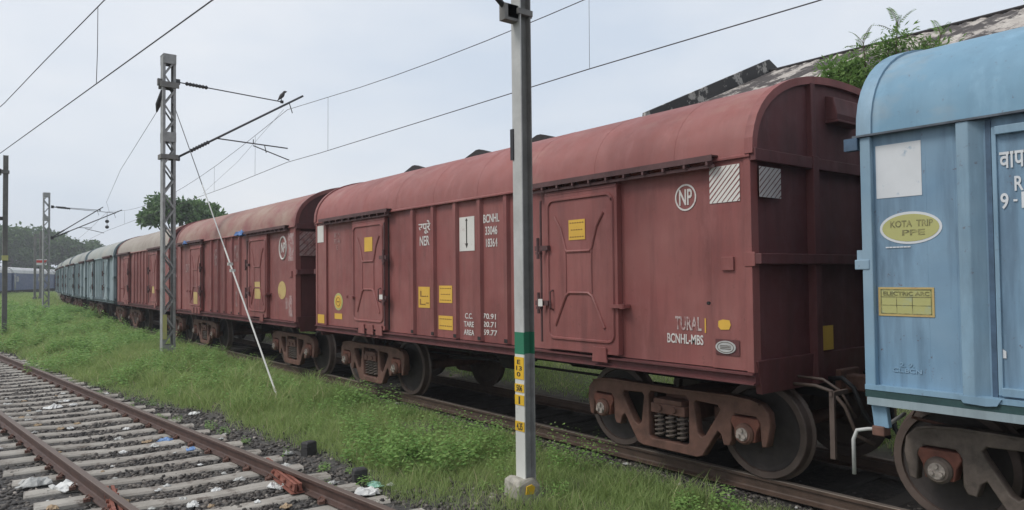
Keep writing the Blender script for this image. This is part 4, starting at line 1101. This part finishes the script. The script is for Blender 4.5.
# thin posts far away and a small sign
for (X0, Y0, h_, lab) in ((6.65, 76, 6.0, 'thin far post left of the small red and white sign'), (7.15, 77, 6.3, 'thin far post right behind the small red and white sign'), (4.9, 96, 6.2, 'thin far post standing before the blue coaches at the far left')):
    m = MB(); m.box(-.09, .09, -.09, .09, 0, h_); m.box(-.35, .35, -.05, .05, h_-.35, h_-.28); m.box(-.16, .16, -.14, .14, 0, .5)
    o = m.build('thin_post', M['galv_dark']); o.location = (X0, Y0, float(ground_z(X0, Y0))-.1); tag(o, lab, 'post')
sg = thing('trackside_sign', 'small red and white sign board on a pole by the distant track', 'sign', (6.95, 74, .5))
MB().box(-.04, .04, -.04, .04, 0, 3.3).build('pole', M['galv'], sg)
MB().box(-.38, .38, -.07, -.045, 3.0, 3.5).build('board', M['plastic'], sg)
MB().box(-.38, .38, -.08, -.071, 3.2, 3.42).build('red_stripe', M['redsign'], sg)

# wires over the train's track
ol = thing('overhead_line', 'overhead contact and carrier wires hung above the goods train', 'overhead wire')
con = [(7.5, -14, 5.1), (7.6, 1, 5.1), (7.62, 4.2, 5.12), (7.63, 7.8, 5.2), (7.75, 12.8, 5.30), (7.9, 18.2, 5.42), (8.15, 21.15, 5.58), (8.15, 27.2, 5.44), (8.1, 40, 5.3), (8.45, 52.7, 5.3), (9.7, 75, 5.3), (12, 100, 5.3)]
def mess_z(y): return 6.26+.0039*(y-6)**2 if y < 21.15 else (7.15-.9*math.sin(PI*(y-21.15)/31.5)*1.1 + (6.55-7.15)*(y-21.15)/31.5 if y < 52.7 else 6.5-.7*math.sin(PI*min(1, (y-52.7)/50)))
wire('contact_wire', con, .0085, M['wire'], ol)
def cxy(y):
    for a, b in zip(con, con[1:]):
        if a[1] <= y <= b[1]: t = (y-a[1])/(b[1]-a[1]); return a[0]+(b[0]-a[0])*t, a[2]+(b[2]-a[2])*t
mys = list(np.arange(-14, 21, 1.75)) + [21.15] + list(np.arange(23, 52, 2.5)) + [52.7] + list(np.arange(56, 100, 4))
wire('carrier_wire', [(cxy(y)[0], y, mess_z(y)) for y in mys], .0075, M['wire'], ol)
for y in (-6, 2.0, 7.8, 17.7, 24.0, 28.5, 34, 40, 46):
    x, z = cxy(y); wire('dropper', [(x, y, z), (x+.01, y, mess_z(y))], .0045, M['wire'], ol, 4)
wire('stay_wire', [(8.05, 21.2, 7.15), (8.2, 26, 6.2), (8.15, 30, 5.5)], .005, M['wire'], ol, 4)
# wires over the empty track
ol = thing('overhead_line', 'overhead contact and carrier wires hung above the empty left track', 'overhead wire')
fx = lambda y: 2.97-.091*y
wire('contact_wire', [(fx(y), y, 5.06+.02*abs(y-8)/10) for y in (-14, -4, 4, 8, 12, 20, 34)], .0085, M['wire'], ol)
wire('carrier_wire', [(fx(y), y, 6.22-.0009*(y-12)*(y-12)*(1 if y < 22 else -.4)) for y in (-8, 0, 4, 8, 12, 16, 20, 26, 34)], .0085, M['wire'], ol)
for y in (12.4, 1.5, 22): wire('dropper', [(fx(y), y, 5.08), (fx(y)+.02, y+.05, 5.6), (fx(y), y-.1, 6.2-.0009*(y-12)**2)], .005, M['wire'], ol, 4)
o = wire('anchor_wire', [(4.65, 21.55, 6.7), (5.6, 32, 6.45), (7.2, 45, 6.4), (8.6, 52.7, 6.5)], .007, M['wire'], None); tag(o, 'thin anchor wire from the near lattice mast to the distant one', 'wire')

# bird on the arm
m = MB()
prof = [(-.17, .012, .010), (-.13, .016, .012), (-.08, .030, .028), (-.03, .045, .045), (.03, .052, .055), (.08, .042, .046), (.11, .030, .032), (.135, .033, .034), (.16, .028, .028), (.178, .012, .012), (.215, .003, .004)]
rings = []
for i, (a, ry, rz) in enumerate(prof):
    tilt = .9; cx = a*math.cos(tilt); cz = a*math.sin(tilt) + (.02 if a > .1 else 0) - (.02 if a > .17 else 0)
    if a > .15: cx += .02; cz -= .01*(a-.15)/.06
    rings.append([(cx + rz*math.sin(2*PI*k/12)*-math.sin(tilt), ry*math.cos(2*PI*k/12), cz + rz*math.sin(2*PI*k/12)*math.cos(tilt)) for k in range(12)])
m.loft(rings); m.tube([(0, .015, -.04), (.0, .015, -.12)], .006, 5); m.tube([(0, -.015, -.04), (.0, -.015, -.12)], .006, 5)
o = m.build('bird', M['bird'], None, smooth=True); o.location = (7.96, 21.15, 7.52); o.scale = (1.15, 1.15, 1.15)
tag(o, 'small dark crow perched on the end of the mast arm', 'bird')

# ------------------------------------------------------------------ sheds behind the train
sh = thing('goods_shed', 'big old shed with stained grey sheet roof and broken black gable edge behind the train', 'shed', (22, 0, 0))
RX, RZ, EX, EZ, GY = 0., 8.9, -6.4, 6.25, 13.84
y0 = -34
def slope(x0, z0, x1, z1, ya, yb, th=.08, corr=.05, step=.09):
    """corrugated sheet slope as one thick shell, corrugations running down the slope"""
    ys = np.arange(ya, yb+step/2, step); top = []; n_ = len(ys)
    m = MB(); vs = []; 
    for i, y in enumerate(ys):
        c = corr*math.sin(i*PI/2*1.0)*.5
        vs += [(x0, y, z0+c), (x1, y, z1+c), (x1, y, z1-th+c), (x0, y, z0-th+c)]
    fs = []
    for i in range(n_-1):
        a = i*4; b = a+4; fs += [(a, a+1, b+1, b), (a+1, a+2, b+2, b+1), (a+2, a+3, b+3, b+2), (a+3, a, b, b+3)]
    fs += [(0, 1, 2, 3), ((n_-1)*4, (n_-1)*4+1, (n_-1)*4+2, (n_-1)*4+3)]
    return m.add(vs, fs)
m = slope(RX, RZ, EX, EZ, y0, GY); m2 = slope(RX+.002, RZ, -EX, EZ, y0, GY); m.add(m2.v, m2.f); m.build('roof', M['shed_roof'], sh, auto=.9)
m = MB(); m.tube([(0, y0, RZ+.03), (0, GY, RZ+.03)], .05, 8); m.build('ridge_cap', M['shade'], sh)
m = MB()
for s in (-1, 1):
    m.prism([(0, 9.33), (s*6.25, 6.72), (s*6.4, 6.0), (s*6.3, 5.9), (0, 8.45)], 'y', GY+.02+.002*s, GY+.14+.002*s)
m.build('gable_board', M['fascia'], sh)
m = MB().prism([(-6, -.3), (6, -.3), (6, EZ-.1), (0, RZ-.45), (-6, EZ-.1)], 'y', GY-.8, GY-.6); m.build('gable_wall', M['wall'], sh)
for x_ in (-6, 5.7): MB().box(x_, x_+.3, y0, GY-.8, -.3, EZ-.05).build('side_wall', M['wall'], sh)
for i in range(5):
    yy_ = 9.5 - i*5.5; m = MB().box(-6.02, -5.98, yy_-1.2, yy_+1.2, .2, 3.4); m.build('door', M['rail_track'], sh)
lo = thing('goods_shed', 'low shed mostly hidden by the train, only dark ridge vents peek above the wagon roof', 'shed', (16, 0, 0))
m = slope(0, 6.35, -3.6, 5.2, 15, 31, step=.2); m2 = slope(.002, 6.35, 3.6, 5.2, 15, 31, step=.2); m.add(m2.v, m2.f); m.build('roof', M['galv_dark'], lo)
MB().box(-3.3, 3.3, 15.3, 30.7, -.3, 5.15).build('wall', M['wall'], lo)
for yc in (27.0, 22.3, 18.75):
    m = MB(); hw_ = .95; m.prism([(yc-hw_, 6.64), (yc-hw_, 6.58), (yc+hw_, 6.58), (yc+hw_, 6.64), (yc+.1, 6.88), (yc-.1, 6.88)], 'x', -.1, .1)
    m.box(-.09, .09, yc-.7, yc+.7, 6.2, 6.6); m.build('ridge_vent', M['shade'], lo)

# ------------------------------------------------------------------ far blue coaches
def coach(x, y, a, label):
    t = thing('passenger_coach', label, 'railway coach', (x, y, 0), a, 'blue passenger coaches far away')
    L2 = 11.6
    MB().box(-1.6, 1.6, -L2, L2, .95, 3.15).build('body', M['coach'], t)
    pr = [(-1.62, 3.151), (-1.5, 3.55), (-1.1, 3.85), (0, 4.0), (1.1, 3.85), (1.5, 3.55), (1.62, 3.151)]
    MB().prism(pr, 'y', -L2, L2).build('roof', M['coach_roof'], t, auto=.5)
    for k in range(12):
        y_ = -L2+1.3+k*1.92
        for s in (-1, 1): MB().box(*sorted((s*1.6, s*1.62)), y_, y_+1.2, 2.05, 2.75).build('window', M['coach_glass'], t) if s < 0 or k % 6 == 0 else None
    for s in (-1, 1):
        MB().box(*sorted((s*1.6, s*1.615)), -L2+.35, -L2+1.05, 1.1, 3.05).build('door', M['coach_glass'], t)
    MB().box(-1.3, 1.3, -L2+1.5, L2-1.5, .35, .95).build('underframe', M['shade'], t)
    return t
d = Vector((8.8, 29, 0)).normalized(); a = -math.atan2(d.x, d.y)
for k, lab in ((-1, 'blue passenger coach at the left picture edge under the treeline'), (0, 'blue passenger coach with white roof between the left post and the thin far posts'), (1, 'blue passenger coach with white roof ending behind the distant lattice mast')):
    c_ = Vector((8.3, 121, .05)) + d*(k*24.2 + 4); coach(c_.x, c_.y, a, lab).location.z = .05

# ------------------------------------------------------------------ vegetation
def leaves_np(px, py, pz, size, dirs, droop=.0):
    """diamond leaves folded along the middle: 2 quads? kept to one quad each"""
    n_ = len(px); d = dirs/np.linalg.norm(dirs, axis=1, keepdims=True)
    up = RNG.normal(0, 1, (n_, 3)); s = np.cross(d, up); s /= np.linalg.norm(s, axis=1, keepdims=True)+1e-9
    p = np.stack([px, py, pz], -1); L_ = size[:, None]
    v = np.stack([p, p+d*L_*.5+s*L_*.28, p+d*L_, p+d*L_*.5-s*L_*.28], 1).reshape(-1, 3)
    f = np.arange(n_*4).reshape(-1, 4)
    return v, f
def crown_leaves(center, R, lobes, nleaf, size, seed, gaps=.25):
    r = np.random.default_rng(seed); V = []; rn = []
    pts = []
    for i in range(lobes):
        a = r.uniform(0, 6.283); e = r.uniform(-.35, 1.0); rr = r.uniform(.45, .85)
        c = np.array([math.cos(a)*math.cos(e)*R[0]*rr, math.sin(a)*math.cos(e)*R[1]*rr, math.sin(e)*R[2]*rr])
        pts.append((c, r.uniform(.22, .42)*min(R)))
    out_p = []; tone = []
    for c, lr in pts:
        k = nleaf//lobes; d = r.normal(0, 1, (k, 3)); d /= np.linalg.norm(d, axis=1, keepdims=True)
        q = c + d*(lr*(r.uniform(.3, 1.05, (k, 1))))*np.array([1.15, 1.15, .8])
        out_p.append(q); tone.append(np.clip(r.normal(.45, .22, k) + r.uniform(-.25, .25), 0, 1))
    q = np.concatenate(out_p) + np.array(center); tone = np.concatenate(tone)
    dirs = r.normal(0, 1, q.shape); dirs[:, 2] -= .3
    v, f = leaves_np(q[:, 0], q[:, 1], q[:, 2], r.uniform(.6, 1.3, len(q))*size, dirs)
    return v, f, tone, pts
def tree(x, y, h, R, label, mat, seed, nleaf=9000, lobes=26, leaf=.5, z0=None, trunk_r=.3, group=None, name='tree', cat='tree'):
    z0 = float(ground_z(x, y))-.2 if z0 is None else z0
    t = thing(name, label, cat, (x, y, z0), 0, group)
    cz = h - R[2]
    v, f, tone, pts = crown_leaves((0, 0, cz), R, lobes, nleaf, leaf, seed)
    o = bignp('crown', v, f, mat, tone); o.parent = t
    m = MB(); m.tube([(0,0,0), (.1,.05,cz*.3), (-.1,.1,cz*.65), (0,0,cz)], [trunk_r*1.25, trunk_r, trunk_r*.8, trunk_r*.55], 9)
    for c, lr in pts[:12]:
        m.tube([(0,0,cz*.6), (c[0]*.4, c[1]*.4, cz*.75+c[2]*.2), (c[0]*.9, c[1]*.9, cz+c[2]*.9)], [trunk_r*.45, trunk_r*.25, trunk_r*.08], 6)
    m.build('trunk', M['bark'], t)
    return t
tree(16.7, 68, 9.4, (3.9, 3.9, 2.4), 'round green tree rising behind the dusty wagon roofs beside the lattice mast', M['leaf_mid'], 5, 11000, 32, .40)
gp = 'trees of the far left treeline'
FT = [(3, 190, 11.5, 'far dark tree at the left picture edge'), (12.5, 196, 13.8, 'tallest far tree, domed, between left post and thin posts'), (20, 200, 13.2, 'far dark tree directly behind the distant lattice mast'),
      (26.5, 200, 10.6, 'lower far tree right of the distant lattice mast'), (32, 205, 7.8, 'lowest far tree where the treeline sinks behind the wagon roofs'), (-7, 185, 12, 'far tree beyond the left picture edge')]
for i, (x, y, h, lab) in enumerate(FT):
    tree(x, y, h*1.12, (6.0, 6.0, h*.46), lab, M['leaf_dark'], 20+i, 9000, 34, .85, group=gp, trunk_r=.4)
# understorey closing the gaps under the far crowns
n_ = 16000; xx = RNG.uniform(-20, 46, n_); yy = RNG.uniform(192, 212, n_); hh = RNG.uniform(0, 1, n_)*np.clip(5.5+1.2*np.sin(xx*.5)-np.maximum(0, xx-28)*.2, 1, 9)
v, f = leaves_np(xx, yy, hh+.3, RNG.uniform(.8, 1.6, n_), RNG.normal(0, 1, (n_, 3)))
struct(bignp('undergrowth', v, f, M['leaf_dark'], RNG.uniform(0, .8, n_)), 'stuff')

# young tree with feathery leaves between the wagons and the shed
def pinnate_tree(x, y, label):
    z0 = float(ground_z(x, y)); t = thing('young_tree', label, 'tree', (x, y, z0))
    r = np.random.default_rng(4); m = MB(); V = []; Fq = []; tone = []; cnt = 0
    tops = []
    m.tube([(0,0,0), (.05,0,2), (0,.05,3.6), (.05,0,4.6)], [.07,.055,.04,.02], 7)
    stems = [((0,-.23,6.02),1.0),((.0,-.1,5.6),1.0),((-.15,.2,5.85),1.0),((.15,-.75,5.75),1.0),((.2,-.5,5.5),.9),((-.2,.6,5.45),.9),((-.3,.35,5.2),.9),((.1,.95,5.05),.8),((.3,.5,5.3),.8),((0,1.15,4.75),.8),
             ((-.2,0,5.15),.9),((-.4,.8,4.9),.8),((.3,-.2,5.2),.9),((-.1,.5,4.8),.9),((.1,.2,5.0),.9),((-.3,-.2,4.8),.8),((.25,.8,4.8),.9),((-.45,.45,4.6),.8),((.05,.75,5.3),.8),((-.1,-.4,5.2),.8)]
    for (sx, sy, sz), k in stems:
        a = Vector((.02+sx*.5, .02+sy*.5, 3.4)); b = Vector((sx, sy, sz-.15)); mid = a.lerp(b, .5)+Vector((0,0,.25))
        m.tube([a, mid, b], [.025,.016,.006], 5)
        for j in range(46):                      # compound leaves along the stem
            tt = .35+.65*j/45; base = mid.lerp(b, (tt-.5)*2) if tt > .5 else a.lerp(mid, tt*2)
            ang = r.uniform(0, 6.28); el = r.uniform(-.1, .9) if j < 42 else r.uniform(.8, 1.3)
            d = Vector((math.cos(ang)*math.cos(el), math.sin(ang)*math.cos(el), math.sin(el))); Lf = r.uniform(.24, .46)*k
            tn = r.uniform(.1, .95); pts = []
            for q in range(12):
                s_ = q/11; p = base + d*Lf*s_ + Vector((0,0,-.35*Lf*s_*s_)); pts.append(p)
                if q > 1:
                    sd_ = d.cross(Vector((0,0,1))).normalized()
                    for sg_ in (-1, 1):
                        ld = (sd_*sg_ + d*.55 + Vector((0,0,-.35))).normalized(); ll = Lf*.20*(1-.5*s_); wd = d*ll*.13
                        V += [p, p+ld*ll*.5+wd, p+ld*ll, p+ld*ll*.5-wd]; Fq.append((cnt, cnt+1, cnt+2, cnt+3)); cnt += 4; tone.append(min(1, max(0, tn+r.normal(0,.1))))
            m.tube(pts[::3], .004, 3)
    for (sx, sy, sz), k in stems:
        for _ in range(330 if sz < 5.72 else 150):
            d = Vector(r.normal(0, 1, 3)).normalized(); p = Vector((sx, sy, sz-(.12 if sz < 5.72 else .38))) + Vector((d.x*.26, d.y*.30, d.z*.22))*r.uniform(.2, 1.05)
            ld = (d + Vector(r.normal(0, .6, 3)) + Vector((0, 0, -.4))).normalized(); sd_ = ld.cross(Vector((.3, .2, 1))).normalized(); ll = r.uniform(.05, .11)
            V += [p, p+ld*ll*.5+sd_*ll*.16, p+ld*ll, p+ld*ll*.5-sd_*ll*.16]; Fq.append((cnt, cnt+1, cnt+2, cnt+3)); cnt += 4; tone.append(min(1, max(0, r.normal(.5, .25))))
    o = bignp('crown', np.array([tuple(p) for p in V]), np.array(Fq), M['leaf_fresh'], np.array(tone)); o.parent = t
    m.build('trunk', M['bark'], t)
pinnate_tree(10.85, 5.0, 'young tree with feathery green leaves sprouting above the gap between maroon and blue wagon')
tree(10.9, 5.3, 6.0, (.6, .75, .95), 'bushy green sapling behind the near end of the maroon wagon roof', M['leaf_fresh'], 77, 2600, 18, .10, trunk_r=.05, name='sapling')

# grass
def grass(n_, xs, ys, hs, wd, name=None):
    z = ground_z(xs, ys); a = RNG.uniform(0, 6.283, n_); lean = RNG.uniform(.15, 1.0, n_)*hs; b = RNG.uniform(0, 6.283, n_)
    dx, dy = np.cos(a)*wd/2, np.sin(a)*wd/2; lx, ly = np.cos(b)*lean, np.sin(b)*lean
    P = lambda t, k, s: np.stack([xs + lx*t**1.8 + s*dx*k, ys + ly*t**1.8 + s*dy*k, z - .02 + hs*t*(1-.12*t)], -1)
    v = np.stack([P(0, 1, -1), P(0, 1, 1), P(.55, .8, 1), P(.55, .8, -1), P(1, .12, 1), P(1, .12, -1)], 1).reshape(-1, 3)
    i = (np.arange(n_)*6)[:, None]; f = np.concatenate([i+np.array([0,1,2,3]), i+np.array([3,2,4,5])], 1).reshape(-1, 4)
    tone = np.clip(RNG.beta(2, 2.4, n_)*.8 + .12 + .22*vnoise(xs, ys, .9, 7) + .12*vnoise(xs, ys, 4, 2), 0, .92)
    tone = np.where(RNG.uniform(0, 1, n_) < .035, 1.0, tone)
    return v, f, np.repeat(tone, 2)
def grow(n_, x0, x1, y0, y1, h0, h1, w0, w1, p=1.0, hpatch=True):
    t = RNG.uniform(0, 1, n_)**p; ys = y0+(y1-y0)*t
    off = np.maximum(0, ys-17)**2/1424
    lo = np.where(np.isnan(x0) if isinstance(x0, float) and x0 != x0 else False, 0, x0) if not callable(x0) else x0(ys)
    hi = x1 if not callable(x1) else x1(ys)
    xs = lo + (hi-lo)*RNG.uniform(0, 1, n_)
    k = RNG.uniform(0, 1, n_) < grass_cover(xs, ys)*(.45+.55*sstep(-.5, .3, vnoise(xs, ys, 1.9, 9)+.25))
    xs, ys = xs[k], ys[k]; m_ = len(xs)
    hp = (.65+.55*sstep(-.5, .8, vnoise(xs, ys, 1.1, 4))) if hpatch else 1
    hs = RNG.uniform(h0, h1, m_)*hp*(.55+.45*sstep(.9, 1.7, (TC+np.maximum(0, ys-17)**2/1424)-xs))
    return grass(m_, xs, ys, hs, RNG.uniform(w0, w1, m_))
parts = []
XL = lambda y: left_x(y)+1.2
XT = lambda y: TC-.9+np.maximum(0, y-17)**2/1424
parts.append(grow(75000, XL, XT, 2.2, 9, .05, .17, .004, .008, .9))
parts.append(grow(95000, XL, XT, 8, 20, .09, .25, .006, .011, 1.0))
parts.append(grow(90000, XL, XT, 19, 45, .14, .32, .012, .022, 1.2))
parts.append(grow(60000, XL, XT, 44, 110, .2, .42, .035, .07, 1.2))
parts.append(grow(40000, lambda y: left_x(y)-14, lambda y: left_x(y)-1.2, 24, 130, .2, .4, .04, .09, 1.2))
def tufts(n_t, y0, y1, h, wd):
    cy = y0+(y1-y0)*RNG.uniform(0, 1, n_t)**1.3; f_ = RNG.uniform(.05, .82, n_t)
    cx = XL(cy)+.5 + f_*(XT(cy)-.1-XL(cy)-.5); per = 46
    xs = np.repeat(cx, per)+RNG.normal(0, .055, n_t*per)*(1+.02*np.repeat(cy, per)); ys = np.repeat(cy, per)+RNG.normal(0, .06, n_t*per)*(1+.02*np.repeat(cy, per))
    k = RNG.uniform(0, 1, len(xs)) < grass_cover(xs, ys); xs, ys = xs[k], ys[k]
    hs = np.repeat(RNG.uniform(.6, 1.3, n_t), per)[k]*h*RNG.uniform(.5, 1.1, len(xs))
    return grass(len(xs), xs, ys, hs, RNG.uniform(.7, 1.3, len(xs))*wd)
parts.append(tufts(260, 4.5, 13, .27, .008)); parts.append(tufts(380, 12, 34, .42, .014))
far_r = grow(70000, lambda y: TC+1.4+0*y, lambda y: TC+7+0*y, 0, 30, .12, .34, .010, .02, 1.0); parts.append(far_r)
V = []; Fc = []; T = []; o_ = 0
for v, f, t_ in parts: V.append(v); Fc.append(f+o_); T.append(t_); o_ += len(v)
struct(bignp('grass', np.concatenate(V), np.concatenate(Fc), M['grass'], np.concatenate(T)), 'stuff')

# broad leaved weeds growing in patches
def weeds():
    px = []; py = []; hh = []; ls = []
    pat = [(4.75,7.7,.55,70,.42,.075),(4.35,8.3,.4,40,.36,.07),(4.9,9.2,.55,36,.26,.05),(5.3,6.9,.35,22,.24,.05),(4.16,15.3,.7,60,.38,.07),(4.7,10.4,.5,34,.24,.05),(5.75,4.35,.35,30,.26,.05),(5.3,3.9,.3,18,.2,.045),(5.05,5.75,.16,12,.22,.04),(4.7,6.25,.2,9,.14,.04),
           (5.1,11.6,.5,34,.26,.055),(4.6,12.7,.5,30,.25,.055),(5.6,13.0,.4,26,.28,.055),(3.7,18.0,.9,70,.42,.08),(5.2,17.2,.7,50,.36,.075),(2.8,22,1.1,80,.5,.10),(4.2,25,1.3,90,.5,.11),(5.4,20,.6,40,.4,.08),(1.9,30,1.6,90,.55,.13),(4.5,33,1.6,90,.55,.14),(3.2,42,2.2,100,.6,.18),(5.8,8.0,.35,22,.2,.045),(5.9,10.5,.4,26,.2,.05)]
    pat = pat + [(3.3,26,.9,60,.5,.10),(5.3,28,.9,60,.45,.11),(2.2,36,1.5,80,.6,.14),(5.0,48,2.0,90,.6,.2),(2.5,55,2.5,90,.7,.22),(10.2,14,1.2,50,.4,.08),(10,9,1.0,50,.4,.07),(10.6,4.5,.9,40,.4,.07)]
    rr_ = np.random.default_rng(3)
    for _ in range(46):
        y = 6.5+42*rr_.uniform()**1.3; f_ = rr_.uniform(.12, .92); x = left_x(y)+1.9 + f_*(TC-1.3+max(0, y-17)**2/1424-left_x(y)-1.9)
        k_ = 1+.035*y; pat.append((x, y, rr_.uniform(.2, .5)*k_, int(rr_.uniform(10, 30)), rr_.uniform(.20, .46)*(1+.014*y), .035+.0028*y))
    for _ in range(26):
        y = 5.5+14*rr_.uniform(); pat.append((left_x(y)+GA+rr_.uniform(.2, .75), y, .08, int(rr_.uniform(2, 6)), .12, .035))
    P = []; Dr = []; Sz = []; To = []
    for (cx, cy, R, n_, h, lf) in pat:
        for i in range(n_):
            a = RNG.uniform(0, 6.28); r_ = R*math.sqrt(RNG.uniform(0, 1)); x, y = cx+r_*math.cos(a), cy+r_*math.sin(a)*1.2
            z = float(ground_z(x, y)); H = h*RNG.uniform(.45, 1.1); tn = RNG.uniform(.15, .85)
            for q in range(15):
                t_ = (.25+.75*q/14); aa = q*2.4+a; el = RNG.uniform(-.1, .5)
                P.append((x+.02*math.cos(aa), y+.02*math.sin(aa), z+H*t_)); Dr.append((math.cos(aa)*math.cos(el), math.sin(aa)*math.cos(el), math.sin(el))); Sz.append(lf*RNG.uniform(.6, 1.25)*(1.25-.55*t_)); To.append(min(1, max(0, tn+RNG.normal(0, .13))))
    P = np.array(P); Dr = np.array(Dr); Sz = np.array(Sz); n_ = len(P); d = Dr
    s = np.cross(d, np.array([0, 0, 1.])); s /= np.linalg.norm(s, axis=1, keepdims=True)
    s = s + RNG.normal(0, .25, s.shape); Lz = Sz[:, None]; dn = np.array([0, 0, -1.])
    v = np.stack([P, P+d*Lz*.45+s*Lz*.33+dn*Lz*.02, P+d*Lz+dn*Lz*.28, P+d*Lz*.45-s*Lz*.33+dn*Lz*.02, P+d*Lz*.5-dn*Lz*.06], 1).reshape(-1, 3)
    i = (np.arange(n_)*5)[:, None]; f = np.concatenate([i+np.array([0,1,4]), i+np.array([1,2,4]), i+np.array([2,3,4]), i+np.array([3,0,4])], 1).reshape(-1, 3)
    struct(bignp('broadleaf_weeds', v, f, M['weed'], np.repeat(np.array(To), 4), 3), 'stuff')
weeds()

# ------------------------------------------------------------------ litter and blocks
def block(x, y, s, label, rz):
    m = MB(); z = float(ground_z(x, y))
    m.loft([[(-s,-s*.8,-.12),(s,-s*.8,-.12),(s,s*.8,-.12),(-s,s*.8,-.12)], [(-s*.95,-s*.75,s*1.9),(s*.95,-s*.75,s*2.0),(s*.95,s*.75,s*1.9),(-s*.95,s*.75,s*1.95)], [(-s*.7,-s*.5,s*2.15),(s*.7,-s*.5,s*2.2),(s*.7,s*.5,s*2.15),(-s*.7,s*.5,s*2.15)]])
    m.box(-s*1.05, -s*.2, -s*.85, s*.1, s*1.3, s*1.5)
    o = m.build('black_block', M['block'], None, bevel=.012); o.location = (x, y, z); o.rotation_euler = (0, 0, rz); tag(o, label, 'block')
block(3.84, 9.25, .085, 'black tarry block at the grass edge, the farther of two', .3)
block(3.76, 7.62, .08, 'black tarry block near the rail, the closer of two beside weeds', -.2)
L_ = [(1.12,9.5,.26,'white crumpled plastic bag lying outside the near left rail','plastic'),(1.22,10.55,.17,'small white plastic bag against the left rail, behind the bigger bag','plastic'),(.88,9.9,.30,'pale blue plastic sheet beside the white bag left of the rail','plastic_grey'),
      (2.58,11.3,.17,'blue wrapper lying inside the right rail, farther one','plastic_blue'),(2.70,10.5,.13,'blue wrapper lying inside the right rail, nearer one','plastic_blue'),(2.92,8.05,.12,'round white food tray on the ballast by the fishplate','plastic'),
      (3.62,7.15,.24,'torn pale plastic sheet outside the right rail beside the closer block','plastic'),(3.80,7.35,.16,'mint green plastic scrap at the grass edge behind the torn sheet','plastic_green'),(3.22,6.75,.13,'white scrap between the last sleepers at the bottom edge','plastic'),
      (1.65,15.6,.24,'flattened white bag between the rails far up the track','plastic'),(3.45,13.2,.16,'white scrap on the sleeper ends beside the grass','plastic'),(2.05,7.9,.12,'pale bottle shaped scrap between the rails near the bottom','plastic'),
      (4.6,23.0,.25,'pale litter caught in the far grass bank','plastic_grey'),(5.2,6.75,.1,'tiny pale scrap in the grass before the post','plastic_grey'),(6.62,8.4,.12,'brown paper scrap on the gravel beside the train rail','bag_brown'),(1.5,8.5,.14,'brown paper scrap inside the left rail','bag_brown')]
for i, (x, y, s, lab, mt) in enumerate(L_):
    rag(x, y, (-.165 if abs(x-left_x(y)) < 1.5 else float(ground_z(x, y))+.03), s, lab, M[mt], 40+i, 'litter_scrap', 'litter', .32, 'litter by the tracks')
for i in range(110):
    y = 5.5+16*random.random()**1.2; side = random.random()
    x = left_x(y) + (random.uniform(-.75, .75) if side < .72 else random.choice((-1, 1))*random.uniform(1.0, 1.7))
    rag(x, y, -.168, random.uniform(.04, .13), 'small pale scrap of litter lying on the empty track', M[random.choice(('plastic', 'plastic_grey', 'plastic_grey', 'bag_brown'))], 100+i, 'litter_scrap', 'litter', .3, 'small litter scraps on the empty track')
for i in range(14):
    y = 4+12*random.random(); x = TC-.95-random.random()*.45
    rag(x, y, float(ground_z(x, y))+.02, random.uniform(.03, .07), 'small pale scrap of litter on the gravel beside the goods train', M['plastic_grey'], 300+i, 'litter_scrap', 'litter', .3, 'small litter scraps beside the goods train')

# ------------------------------------------------------------------ humid air
hz = MB().box(-60, 80, -45, 260, -3, 22).build('haze', None); struct(hz, 'stuff')
hm = bpy.data.materials.new('humid_air'); hm.use_nodes = True; t = hm.node_tree; t.nodes.clear()
vo = t.nodes.new('ShaderNodeVolumePrincipled'); vo.inputs['Color'].default_value = (.93, .95, 1, 1); vo.inputs['Density'].default_value = .0011; vo.inputs['Anisotropy'].default_value = .2
oo = t.nodes.new('ShaderNodeOutputMaterial'); t.links.new(vo.outputs[0], oo.inputs['Volume'])
hz.data.materials.append(hm)
